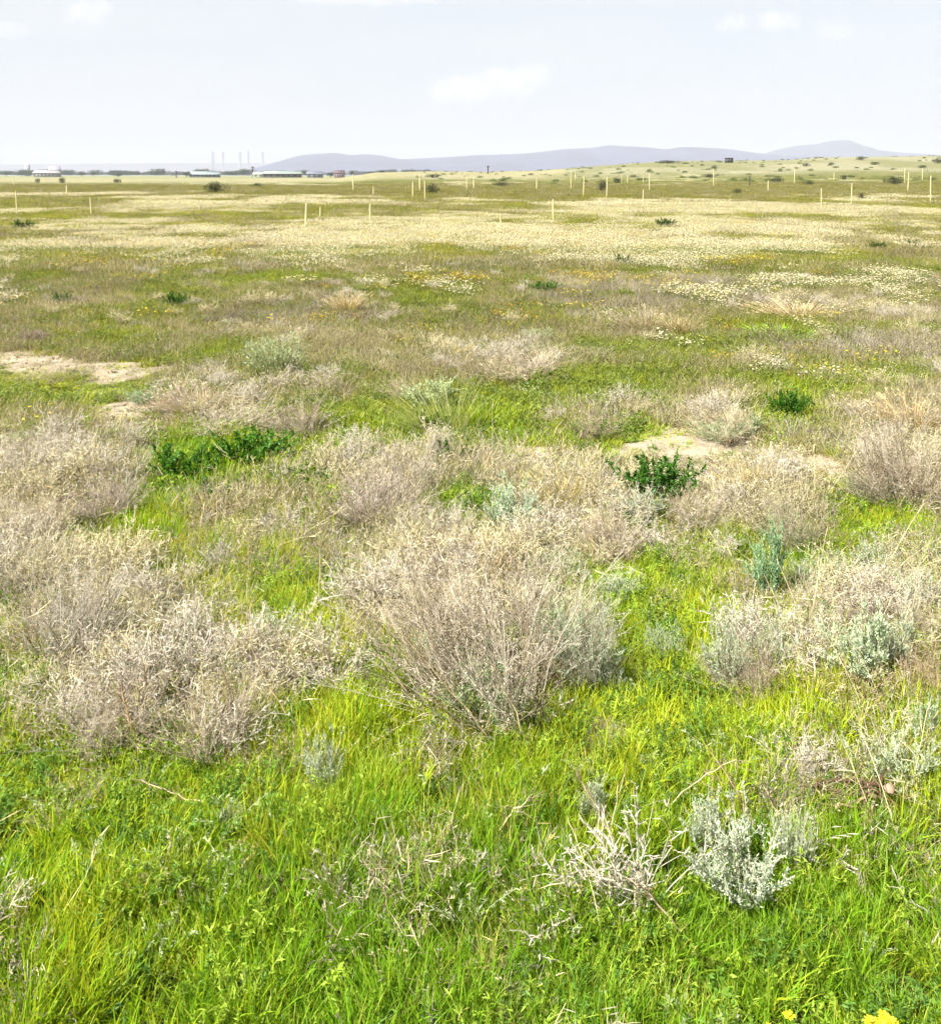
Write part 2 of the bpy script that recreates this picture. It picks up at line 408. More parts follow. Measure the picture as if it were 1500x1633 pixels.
mul = b.m('ADD', b.m('MULTIPLY', b.ss(v1, .25, .75), .5), b.m('ADD', b.m('MULTIPLY', b.ss(v2, .3, .7), .45), b.m('ADD', b.m('MULTIPLY', b.ss(v3, .3, .7), .35), .35)))
cc = b.n('ShaderNodeCombineXYZ'); [b.set(cc.inputs[k], mul) for k in range(3)]
c = b.mix(1.0, at.outputs['Color'], cc.outputs[0], 'MULTIPLY')
pr = b.n('ShaderNodeBsdfPrincipled'); b.set(pr.inputs['Base Color'], c); pr.inputs['Roughness'].default_value = .95; pr.inputs['Specular IOR Level'].default_value = .1
bp = b.n('ShaderNodeBump'); bp.inputs['Strength'].default_value = .6; bp.inputs['Distance'].default_value = .02
b.set(bp.inputs['Height'], b.noise(pos, 35, 4, .7)); nt.links.new(bp.outputs[0], pr.inputs['Normal'])
out = b.n('ShaderNodeOutputMaterial'); nt.links.new(pr.outputs[0], out.inputs[0])
mb = MB(); mb.add(np.stack([GX, GY, GZ], 1), T, ground_colour(GX, GY))
g = link('ground', mb.mesh('ground', gm, True)); tag(g, 'open steppe ground of soil and thin turf under the grass', kind='structure')

# ------------------------------------------------------------------ far hills
def hill(name, pts, Yd, depth, col, label, seed, rough=.10):
    pts = np.array(pts, float)
    az = np.array([ray(p, q)[0] / ray(p, q)[1] for p, q in pts]) * Yd
    zz = np.array([CAMH + Yd * ray(p, q)[2] / ray(p, q)[1] for p, q in pts])
    xs = np.linspace(az[0], az[-1], 420); ridge = np.interp(xs, az, zz)
    ks = np.ones(5) / 5; ridge = np.convolve(np.pad(ridge, 2, 'edge'), ks, 'valid')
    ts = np.linspace(-1, 1.3, 60)
    Xg, Tg = np.meshgrid(xs, ts)
    prof = np.interp(Xg.ravel(), xs, ridge).reshape(Xg.shape)
    fall = np.clip(1 - np.abs(Tg) ** 1.3, 0, 1)
    n = fbm(Xg / (depth * .22), Tg * 4 + 3, seed, 5) - .5
    Zg = prof * fall * (1 + n * 1.1 * np.abs(Tg)) * 1.0 - 3 * (fall < .02)
    Yg = Yd + Tg * depth
    nr, na = Xg.shape
    i = np.arange(nr - 1)[:, None] * na; j = np.arange(na - 1)[None, :]
    q = np.stack([i + j, i + j + 1, i + na + j + 1, i + na + j], -1).reshape(-1, 4)
    T = np.concatenate([q[:, [0, 1, 2]], q[:, [0, 2, 3]]])
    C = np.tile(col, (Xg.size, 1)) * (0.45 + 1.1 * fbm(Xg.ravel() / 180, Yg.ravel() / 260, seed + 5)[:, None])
    mb = MB(); mb.add(np.stack([Xg.ravel(), Yg.ravel(), Zg.ravel()], 1), T, C)
    o = link(name, mb.mesh(name, gm, True)); tag(o, label, kind='structure')
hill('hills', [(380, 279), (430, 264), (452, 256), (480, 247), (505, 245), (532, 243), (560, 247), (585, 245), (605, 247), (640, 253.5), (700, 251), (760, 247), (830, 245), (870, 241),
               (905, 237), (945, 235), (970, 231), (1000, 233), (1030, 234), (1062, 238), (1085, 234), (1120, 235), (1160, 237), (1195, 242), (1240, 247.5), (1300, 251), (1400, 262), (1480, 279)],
     5200, 900, S(88, 92, 128), 'long pale lilac range of low hills on the skyline', 5)  # blue of the haze is also put into the hill colour
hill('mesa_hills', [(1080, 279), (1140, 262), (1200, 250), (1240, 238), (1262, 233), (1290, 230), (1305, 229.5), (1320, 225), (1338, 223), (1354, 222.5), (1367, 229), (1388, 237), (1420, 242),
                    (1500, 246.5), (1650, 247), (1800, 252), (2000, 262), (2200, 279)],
     6400, 800, S(70, 90, 116), 'bluish flat topped hill behind the grassy rise', 15)  # hill colour carries painted haze blue too
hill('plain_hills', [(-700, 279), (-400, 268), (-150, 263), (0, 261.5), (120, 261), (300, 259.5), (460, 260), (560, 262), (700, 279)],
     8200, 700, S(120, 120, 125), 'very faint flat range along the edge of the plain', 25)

# ------------------------------------------------------------------ haze
hz = bpy.data.materials.new('haze'); hz.use_nodes = True; nt = hz.node_tree; nt.nodes.clear(); b = NB(nt)
pv = b.n('ShaderNodeVolumePrincipled'); pv.inputs['Color'].default_value = (.62, .65, .72, 1); pv.inputs['Density'].default_value = 2.0e-4
pv.inputs['Anisotropy'].default_value = 0.0
out = b.n('ShaderNodeOutputMaterial'); nt.links.new(pv.outputs[0], out.inputs['Volume'])
bx = 9950.0; zt = 262.0; zb = -14.0
V = [(x, y, z) for z in (zb, zt) for x, y in ((-bx, -bx), (bx, -bx), (bx, bx), (-bx, bx))]
me = bpy.data.meshes.new('haze'); me.from_pydata(V, [], [(3, 2, 1, 0), (4, 5, 6, 7), (0, 1, 5, 4), (1, 2, 6, 5), (2, 3, 7, 6), (3, 0, 4, 7)]); me.materials.append(hz)
tag(link('haze', me), 'pale blue haze over the plain', kind='stuff')

# ------------------------------------------------------------------ scatter by geometry nodes
def scatter(name, X, Y, idx, tint, rot, scl, protos, label, Z=None):
    n = len(X)
    if Z is None: Z = ground(X, Y)
    me = bpy.data.meshes.new(name); me.vertices.add(n)
    me.vertices.foreach_set('co', np.stack([X, Y, Z - .004], 1).astype(np.float32).ravel())
    a = me.attributes.new('pick', 'INT', 'POINT'); a.data.foreach_set('value', idx.astype(np.int32))
    a = me.attributes.new('tint', 'FLOAT_COLOR', 'POINT'); a.data.foreach_set('color', np.hstack([tint, np.ones((n, 1))]).astype(np.float32).ravel())
    a = me.attributes.new('turn', 'FLOAT_VECTOR', 'POINT'); a.data.foreach_set('vector', rot.astype(np.float32).ravel())
    a = me.attributes.new('size', 'FLOAT_VECTOR', 'POINT'); a.data.foreach_set('vector', scl.astype(np.float32).ravel())
    o = link(name, me); tag(o, label, kind='stuff')
    pc = bpy.data.collections.new(name + '_kinds')
    for k, pm in enumerate(protos):
        pc.objects.link(bpy.data.objects.new('%s_kind_%02d' % (name, k), pm))
    ng = bpy.data.node_groups.new(name, 'GeometryNodeTree')
    ng.interface.new_socket('Geometry', in_out='INPUT', socket_type='NodeSocketGeometry')
    ng.interface.new_socket('Geometry', in_out='OUTPUT', socket_type='NodeSocketGeometry')
    N = ng.nodes.new; L = ng.links.new
    gi = N('NodeGroupInput'); go = N('NodeGroupOutput'); ip = N('GeometryNodeInstanceOnPoints'); ci = N('GeometryNodeCollectionInfo')
    ci.inputs['Collection'].default_value = pc; ci.inputs['Separate Children'].default_value = True; ci.inputs['Reset Children'].default_value = True
    ip.inputs['Pick Instance'].default_value = True
    def na(nm, t):
        nd = N('GeometryNodeInputNamedAttribute'); nd.data_type = t; nd.inputs['Name'].default_value = nm
        return nd.outputs['Attribute']
    er = N('FunctionNodeEulerToRotation'); L(na('turn', 'FLOAT_VECTOR'), er.inputs[0])
    L(gi.outputs[0], ip.inputs['Points']); L(ci.outputs[0], ip.inputs['Instance']); L(na('pick', 'INT'), ip.inputs['Instance Index'])
    L(er.outputs[0], ip.inputs['Rotation']); L(na('size', 'FLOAT_VECTOR'), ip.inputs['Scale']); L(ip.outputs[0], go.inputs[0])
    md = o.modifiers.new('scatter', 'NODES'); md.node_group = ng
    return o

# prototypes: colours are multipliers round 1, the tint gives the albedo
def tuft(nb, h, wd, spread, segs, lean=.35, bend=.9, dry=False, hv=.35, tipc=(1.16, 1.1, .95)):
    mb = MB()
    an = rnd(nb, 0, 2 * math.pi); r = spread * np.sqrt(rnd(nb))
    base = np.stack([r * np.cos(an), r * np.sin(an), np.full(nb, -.01)], 1)
    a2 = an + RNG.normal(size=nb) * .9
    tl = np.abs(RNG.normal(size=nb)) * lean
    d = unit(np.stack([np.cos(a2) * tl, np.sin(a2) * tl, np.ones(nb)], 1))
    L = h * (1 - hv + 2 * hv * rnd(nb)) 
    k = segs + 1
    Pn = np.zeros((n_ := nb, k, 3)); Pn[:, 0] = base; cur = d.copy()
    out_ = np.stack([np.cos(a2), np.sin(a2), np.full(nb, -.35)], 1) * (bend * rnd(nb, .1, 1))[:, None]
    for i in range(1, k):
        cur = unit(cur + out_ / segs * (i / segs + .15)); Pn[:, i] = Pn[:, i - 1] + cur * (L / segs)[:, None]
    t = np.linspace(0, 1, k)
    W = wd * (.7 + .6 * rnd(nb))[:, None] * np.clip(np.minimum(1, (1 - t) * 1.7) * (.75 + .5 * np.minimum(t * 3, 1)), 0, 1.2)[None, :]
    W[:, -1] = 0
    fa = rnd(nb, 0, 2 * math.pi); side = unit(np.stack([np.cos(fa), np.sin(fa), np.zeros(nb)], 1))
    c0 = cvar((1, 1, 1), nb, .22, .07)
    dead = rnd(nb) < .05
    C = c0[:, None, :] * (np.array([1.05, .98, 1.0])[None, None] * (1 - t)[None, :, None] + np.array(tipc)[None, None] * t[None, :, None])
    if not dry: C[dead] = C[dead] * np.array([1.5, 1.1, 4.0])
    ribbon(mb, Pn, W, side, C)
    return mb
def dry_stalks(nb, h, wd, spread, heads=3, lean=.3):
    """thin straw stems, each with a loose seed head"""
    mb = MB(); an = rnd(nb, 0, 6.283); r = spread * np.sqrt(rnd(nb))
    base = np.stack([r * np.cos(an), r * np.sin(an), np.full(nb, -.01)], 1)
    d = unit(np.stack([np.cos(an) * lean * rnd(nb) - .28 * rnd(nb), np.sin(an) * lean * rnd(nb), np.ones(nb)], 1))
    L = h * rnd(nb, .5, 1.15)
    Pn = grow(base, d, L, 5, bend=.5)
    W = np.tile(np.array([1, .9, .8, .7, .4]), (nb, 1)) * wd
    fa = rnd(nb, 0, 6.283); side = np.stack([np.cos(fa), np.sin(fa), np.zeros(nb)], 1)
    ribbon(mb, Pn, W, side, cvar((1, 1, 1), nb, .2, .05))
    m = nb * heads
    ii = np.repeat(np.arange(nb), heads); t = rnd(m, .55, 1)
    p, dd = along(Pn, ii, t)
    d2 = unit(dd + RNG.normal(size=(m, 3)) * .7)
    Q = grow(p, d2, h * rnd(m, .06, .18), 3, bend=.4)
    ribbon(mb, Q, np.tile(np.array([.5, 1.0, 0]), (m, 1)) * wd * 1.15, unit(np.cross(d2, RNG.normal(size=(m, 3)))), cvar((1.05, 1, .98), m, .25, .06))
    return mb
def forb(ns, h, spread, leaf, nl, wl=.3):
    """feathery low plant: soft stems with many small leaves"""
    mb = MB(); an = rnd(ns, 0, 6.283); tl = rnd(ns, .1, 1.0) * spread / h
    d = unit(np.stack([np.cos(an) * tl, np.sin(an) * tl, np.ones(ns)], 1))
    Pn = grow(np.tile([0, 0, -.01], (ns, 1)) + RNG.normal(size=(ns, 3)) * [.012, .012, 0], d, h * rnd(ns, .6, 1.2), 4, bend=.5)
    ribbon(mb, Pn, np.tile([.0025, .002, .0015, .001], (ns, 1)), unit(np.cross(d, RNG.normal(size=(ns, 3)))), cvar((1, .95, .9), ns))
    m = ns * nl; ii = np.repeat(np.arange(ns), nl); p, dd = along(Pn, ii, rnd(m, .15, 1))
    d2 = unit(dd * .4 + RNG.normal(size=(m, 3)) * .8 + [0, 0, .3]); L = leaf * rnd(m, .5, 1.2)
    Q = np.stack([p, p + d2 * (L / 2)[:, None], p + (d2 + [0, 0, -.15]) * L[:, None]], 1)
    ribbon(mb, Q, np.stack([L * .12, L * wl, L * 0], 1), unit(np.cross(d2, RNG.normal(size=(m, 3)))), cvar((1, 1, 1), m, .22, .06))
    return mb
def mini_twig(nm, h, nb2=7):
    mb = MB(); an = rnd(nm, 0, 6.283); tl = rnd(nm, 0, .9)
    d = unit(np.stack([np.cos(an) * tl - .25, np.sin(an) * tl, np.ones(nm)], 1))
    Pn = grow(np.tile([0, 0, -.01], (nm, 1)).astype(float), d, h * rnd(nm, .6, 1.1), 5, bend=.8, wob=.08)
    ribbon(mb, Pn, np.tile([.003, .0026, .0022, .0018, .001], (nm, 1)), unit(np.cross(d, RNG.normal(size=(nm, 3)))), cvar((.9, .88, .88), nm))
    m = nm * nb2; ii = np.repeat(np.arange(nm), nb2); p, dd = along(Pn, ii, rnd(m, .3, 1))
    d2 = unit(dd + RNG.normal(size=(m, 3)) * .6); Q = grow(p, d2, h * rnd(m, .12, .3), 3, bend=.6)
    ribbon(mb, Q, np.tile([.002, .0018, .001], (m, 1)), unit(np.cross(d2, RNG.normal(size=(m, 3)))), cvar((1, 1, 1), m))
    k = m * 3; ii = np.repeat(np.arange(m), 3); p, dd = along(Q, ii, rnd(k, .2, 1))
    d3 = unit(dd + RNG.normal(size=(k, 3)) * .9); L = h * rnd(k, .03, .08)
    Q2 = np.stack([p, p + d3 * L[:, None]], 1)
    ribbon(mb, Q2, np.stack([np.full(k, .0035), np.full(k, .001)], 1), unit(np.cross(d3, RNG.normal(size=(k, 3)))), cvar((1.1, 1.06, 1.02), k, .25))
    return mb
def flowers(nf, spread, h, size, stems=True):
    mb = MB(); an = rnd(nf, 0, 6.283); r = spread * np.sqrt(rnd(nf)); z = h * rnd(nf, .6, 1.15)
    c = np.stack([r * np.cos(an), r * np.sin(an), z], 1)
    nrm = unit(RNG.normal(size=(nf, 3)) * .35 + [0, 0, 1]); a = unit(np.cross(nrm, [1, .3, 0])); bb = np.cross(nrm, a)
    s = size * rnd(nf, .6, 1.2)
    vs = [c - nrm * (s * .12)[:, None]]
    for q in range(5):
        t = 2 * math.pi * q / 5
        vs.append(c + (a * math.cos(t) + bb * math.sin(t)) * (s / 2)[:, None] + nrm * (s * .1)[:, None])
    V = np.stack(vs, 1); o = (np.arange(nf) * 6)[:, None, None]
    T = o + np.array([[0, 1 + q, 1 + (q + 1) % 5] for q in range(5)])[None]
    cc = cvar((1, 1, 1), nf, .1, .03); C = np.repeat(cc[:, None], 6, 1); C[:, 0] *= [1.0, .8, .25]
    mb.add(V.reshape(-1, 3), T.reshape(-1, 3), C.reshape(-1, 3))
    if stems:
        base = c * [.8, .8, 0]; Q = np.stack([base, c], 1); fa = rnd(nf, 0, 6.283)
        ribbon(mb, Q, np.full((nf, 2), .0022), np.stack([np.cos(fa), np.sin(fa), np.zeros(nf)], 1), np.tile([.3, .42, .12], (nf, 1)))
    return mb

print('protos')
PG = [tuft(36, .070, .0024, .045, 3).mesh('g0', M_grass), tuft(32, .09, .0028, .045, 3, lean=.25).mesh('g1', M_grass), tuft(36, .052, .0022, .05, 2, lean=.55).mesh('g2', M_grass),
      tuft(20, .115, .0034, .035, 4, lean=.2, bend=1.2).mesh('g3', M_grass),
      tuft(24, .085, .0048, .07, 2).mesh('g4', M_grass), tuft(26, .07, .0042, .08, 2, lean=.5).mesh('g5', M_grass), tuft(20, .11, .0048, .06, 2).mesh('g6', M_grass),
      tuft(34, .13, .012, .24, 1).mesh('g7', M_grass), tuft(36, .10, .011, .28, 1, lean=.6).mesh('g8', M_grass)]
PD = [dry_stalks(14, .11, .0015, .05).mesh('d0', M_dry), dry_stalks(10, .17, .0015, .05, 5).mesh('d1', M_dry), tuft(28, .10, .0016, .05, 3, dry=True, tipc=(1.1, 1.05, 1), bend=1.4).mesh('d2', M_dry),
      mini_twig(9, .11).mesh('d3', M_dry), mini_twig(12, .08, 8).mesh('d4', M_dry),
      dry_stalks(22, .15, .0024, .11, 3).mesh('d5', M_dry), tuft(32, .12, .0026, .12, 2, dry=True, tipc=(1.1, 1.05, 1)).mesh('d6', M_dry),
      dry_stalks(26, .16, .006, .28, 2).mesh('d7', M_dry), tuft(36, .12, .008, .28, 1, dry=True, tipc=(1.1, 1.05, 1)).mesh('d8', M_dry),
      mini_twig(34, .17, 9).mesh('d9', M_dry), mini_twig(26, .22, 10).mesh('e0', M_dry),
      dry_stalks(4, .34, .0022, .05, 5, lean=.8).mesh('e1', M_dry), dry_stalks(3, .44, .0024, .04, 4, lean=1.1).mesh('e2', M_dry)]
PF = [forb(8, .07, .08, .012, 34).mesh('f0', M_forb), forb(9, .09, .07, .011, 36, .22).mesh('f1', M_forb), forb(8, .06, .09, .016, 26, .4).mesh('f2', M_forb),
      forb(9, .11, .06, .013, 36, .2).mesh('f3', M_forb), forb(12, .10, .14, .02, 26, .4).mesh('f4', M_forb)]
PW = [flowers(16, .12, .13, .02).mesh('w0', M_petal), flowers(26, .22, .12, .024).mesh('w1', M_petal), flowers(64, .40, .085, .024, False).mesh('w2', M_petal), flowers(90, .8, .08, .05, False).mesh('w3', M_petal)]

def wedge(y0, y1, rho):
    wmax = .60 * y1 + 1.8; n = int(rho * (y1 - y0) * 2 * wmax)
    Y = RNG.uniform(y0, y1, n); X = RNG.uniform(-wmax, wmax, n); k = np.abs(X) < .60 * Y + 1.8
    return X[k], Y[k]
bands = [(0.3, 1.0, 700), (1.0, 2.6, 6400), (2.6, 5, 3600), (5, 9, 1300), (9, 17, 420), (17, 28, 100), (28, 48, 42), (48, 85, 13), (85, 150, 3.5)]
Xs, Ys = [], []
for y0, y1, rho in bands:
    x, y = wedge(y0, y1, rho); Xs.append(x); Ys.append(y)
X = np.concatenate(Xs); Y = np.concatenate(Ys); n = len(X)
f = fields(X, Y)
clump = fbm(X / .085, Y / .085, 171, 3); gap = (1 - smooth(clump, .36, .54)) * (Y < 7) * .85
keep = (rnd(n) > smooth(f['sand'], .45, .9) * .9) & (rnd(n) > gap)
X = X[keep]; Y = Y[keep]; f = {k: v[keep] for k, v in f.items()}; n = len(X)
u = rnd(n)
pdry = np.clip(f['dry'], 0, 1)
isdry = u < pdry * .92
isforb = (~isdry) & (rnd(n) < (.08 + .16 * (f['lum'] > .55)) * (Y < 17))
isgrass = (~isdry) & (~isforb)
lod = np.where(Y < 4.2, 0, np.where(Y < 15, 1, 2))
def pick(sel, a, b_, c):
    o = np.zeros(sel.sum(), int); l = lod[sel]; r = rnd(len(o))
    for q, opts in ((0, a), (1, b_), (2, c)):
        k = l == q; o[k] = np.array(opts)[np.minimum((r[k] * len(opts)).astype(int), len(opts) - 1)]
    return o
def rots(m, tilt=.12):
    return np.stack([RNG.normal(size=m) * tilt, RNG.normal(size=m) * tilt, rnd(m, 0, 6.283)], 1)
SANDF = [(x, y + ry * 1.6, rx * 1.25, ry * 2.6, s_) for x, y, rx, ry, s_ in SAND]
low = (1 - .72 * smooth(blobs(SANDF, f['px'], f['rw']), .25, .7)) * (1 - .5 * np.clip(f['flow'], 0, 1) * (f['rw'] < 460))
KP = 2.1      # blades are partly shaded by each other
def sz(m, a, c, Yv):
    s = rnd(m, a, c) * (1 + .9 * smooth(Yv, 20, 60) + 1.0 * smooth(Yv, 60, 200)); return s
# green grass
k = isgrass; m = k.sum(); l = f['lum'][k]; rw = f['rw'][k]
bright = np.tile(S(192, 214, 52), (m, 1)) * KP; deep = np.tile(S(128, 176, 38), (m, 1)) * KP; yell = np.tile(S(206, 204, 84), (m, 1)) * KP; olive = np.tile(S(158, 162, 62), (m, 1)) * KP
t = lerp(deep, bright, smooth(l + RNG.normal(size=m) * .12, .32, .62)); t = lerp(t, yell, smooth(f['n2'][k] + RNG.normal(size=m) * .1, .52, .72) * .7)
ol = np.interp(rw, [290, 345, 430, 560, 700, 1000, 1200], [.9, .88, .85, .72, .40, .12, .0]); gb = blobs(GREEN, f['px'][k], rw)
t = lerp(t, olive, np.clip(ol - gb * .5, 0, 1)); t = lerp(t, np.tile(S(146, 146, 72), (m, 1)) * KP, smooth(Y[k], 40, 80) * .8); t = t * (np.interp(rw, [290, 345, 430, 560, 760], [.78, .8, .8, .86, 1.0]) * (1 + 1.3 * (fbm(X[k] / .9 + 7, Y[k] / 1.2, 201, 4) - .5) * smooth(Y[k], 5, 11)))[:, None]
t = t * (1 + RNG.normal(size=(m, 1)) * .15)
hs = (.8 + .45 * smooth(f['n1'][k], .3, .7)) * low[k]; s = sz(m, .62, 1.1, Y[k]); 
hfac = np.interp(rw, [300, 430, 560, 800, 1200, 1633], [.55, .7, .75, .85, .85, .80]) * np.where(gb > .4, 1.1, 1)
scatter('grass', X[k], Y[k], pick(k, [0, 1, 2, 2, 3], [4, 5, 6], [7, 8]), np.clip(t, .004, .8), rots(m), np.stack([s, s, s * hs * hfac], 1), PG, 'fresh bright green steppe grass all over the ground')
# dry grass and small dry twigs
k = isdry; m = k.sum(); rw = f['rw'][k]
bei = np.tile(S(214, 205, 164), (m, 1)) * KP; gry = np.tile(S(206, 199, 180), (m, 1)) * KP; pur = np.tile(S(160, 146, 132), (m, 1)) * KP; ogr = np.tile(S(172, 164, 92), (m, 1)) * KP
r = rnd(m)[:, None]; KD = .97; bei, gry, pur, ogr = bei * KD, gry * KD, pur * KD, ogr * KD; t = np.where(r < .36, bei, np.where(r < .64, gry, np.where(r < .78, pur, ogr)))
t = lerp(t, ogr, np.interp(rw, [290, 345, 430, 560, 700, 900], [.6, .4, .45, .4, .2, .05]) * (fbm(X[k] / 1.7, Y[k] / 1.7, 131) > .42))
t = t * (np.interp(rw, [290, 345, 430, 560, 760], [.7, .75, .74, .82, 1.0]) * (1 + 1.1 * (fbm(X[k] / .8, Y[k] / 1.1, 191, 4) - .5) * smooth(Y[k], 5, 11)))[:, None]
t = t * (1 + RNG.normal(size=(m, 1)) * .18); s = sz(m, .65, 1.25, Y[k]); hf = np.interp(rw, [300, 430, 560, 800, 1633], [.5, .65, .75, .95, .8]) * low[k]
ix = pick(k, [0, 1, 2, 3, 4, 3, 4], [5, 6, 4, 3], [7, 8, 8])
big = (rnd(m) < (.055 * smooth(blobs(DRY, f['px'][k], rw), .15, .5) + .022 * (fbm(X[k] / .5, Y[k] / .5, 221, 3) > .56)) * (Y[k] < 16)); ix = np.where(big, 9 + (rnd(m) < .5), ix)
lng = (rnd(m) < .011) & (Y[k] < 6.5); ix = np.where(lng & ~big, 11 + (rnd(m) < .4), ix); t = np.where(lng[:, None], np.tile(S(232, 218, 174), (m, 1)) * KP, t)
t = np.where(big[:, None], np.where(rnd(m)[:, None] < .6, gry * 1.12, bei * 1.1), t)
scatter('dry_grass', X[k], Y[k], ix, np.clip(t, .004, .8), rots(m, .2), np.stack([s, s, s * hf], 1), PD, 'bleached dry grass and fine dead twigs between the green')
# low herbs
k = isforb; m = k.sum(); rw = f['rw'][k]
a_ = np.tile(S(160, 186, 62), (m, 1)) * KP; c_ = np.tile(S(110, 150, 58), (m, 1)) * KP; d_ = np.tile(S(186, 200, 150), (m, 1)) * KP
r = rnd(m)[:, None]; t = np.where(r < .5, a_, np.where(r < .93, c_, d_)) * (1 + RNG.normal(size=(m, 1)) * .18)
t = lerp(t, np.tile(S(146, 152, 72), (m, 1)) * KP * .9, np.interp(rw, [560, 800], [.75, 0.]))
s = sz(m, .7, 1.35, Y[k])
scatter('ground_cover', X[k], Y[k], pick(k, [0, 1, 2, 3], [3, 4, 1], [4]), np.clip(t, .004, .8), rots(m), np.stack([s, s, s * .9 * low[k]], 1), PF, 'low feathery herbs growing among the grass')
# flowers
FX, FY = [], []
for y0, y1, rho in [(4, 9, 100), (9, 17, 90), (17, 28, 34), (28, 48, 16), (48, 90, 4.5), (90, 170, .8)]:
    x, y = wedge(y0, y1, rho); FX.append(x); FY.append(y)
FX = np.concatenate(FX); FY = np.concatenate(FY); ff = fields(FX, FY); n = len(FX); r = rnd(n)
wh = r < ff['flow'] * .95 * np.where((FY < 17) & (ff['flow'] < .5), .25, 1)
ye = (~wh) & (rnd(n) < ff['yel'] * .22 + .003 * (FY < 17))
k = (wh | ye) & (ff['sand'] < .5); m = k.sum()
t = np.tile(S(246, 243, 212, .56), (m, 1)); wcol = np.tile(S(246, 240, 222, .56), (m, 1)); yc = np.tile(S(240, 222, 70, .62), (m, 1)); oc = np.tile(S(238, 190, 60, .5), (m, 1))
t = lerp(t, wcol, (rnd(m) < .45).astype(float)); t = np.where(ye[k][:, None], np.where(rnd(m)[:, None] < .75, yc, oc), t)
t = lerp(t, yc, ((rnd(m) < .07) & (FY[k] < 40)).astype(float) * .6)
ll = np.where(FY[k] < 10, 0, np.where(FY[k] < 20, 1, np.where(FY[k] < 50, 2, 3)))
s = rnd(m, .7, 1.3)
scatter('wildflowers', FX[k], FY[k], ll, np.clip(t, 0, .8), rots(m, .05), np.stack([s, s, s], 1), PW, 'cream and yellow wildflowers carpeting the middle of the field')
print('scattered')

def pebble():
    mb = MB(); t = (1 + 5 ** .5) / 2
    V = np.array([(-1, t, 0), (1, t, 0), (-1, -t, 0), (1, -t, 0), (0, -1, t), (0, 1, t), (0, -1, -t), (0, 1, -t), (t, 0, -1), (t, 0, 1), (-t, 0, -1), (-t, 0, 1)]) / 1.9
    V = V * (1 + RNG.normal(size=(12, 3)) * .16) * [1, .8, .5]
    T = [(0, 11, 5), (0, 5, 1), (0, 1, 7), (0, 7, 10), (0, 10, 11), (1, 5, 9), (5, 11, 4), (11, 10, 2), (10, 7, 6), (7, 1, 8), (3, 9, 4), (3, 4, 2), (3, 2, 6), (3, 6, 8), (3, 8, 9), (4, 9, 5), (2, 4, 11), (6, 2, 10), (8, 6, 7), (9, 8, 1)]
    mb.add(V, T, np.ones(3)); return mb.mesh('pebble', M_petal0)
M_petal0 = plant_mat('pebble', 0.0, 0.9)
gx, gy = wedge(5.5, 10.5, 420); gs = fields(gx, gy)['sand']; k = (gs > .3) & (rnd(len(gs)) < .6); gx, gy = gx[k], gy[k]; m = len(gx)
s = .004 + .016 * rnd(m) ** 4
scatter('gravel', gx, gy, RNG.integers(0, 3, m), np.clip(np.tile(S(206, 184, 152), (m, 1)) * rnd(m, .5, 1.25)[:, None], 0, .8), rots(m, .5), np.stack([s * rnd(m, .8, 1.5), s, s], 1), [pebble() for _ in range(3)], 'small clods and stones on the bare sandy patches', Z=ground(gx, gy) + .006)
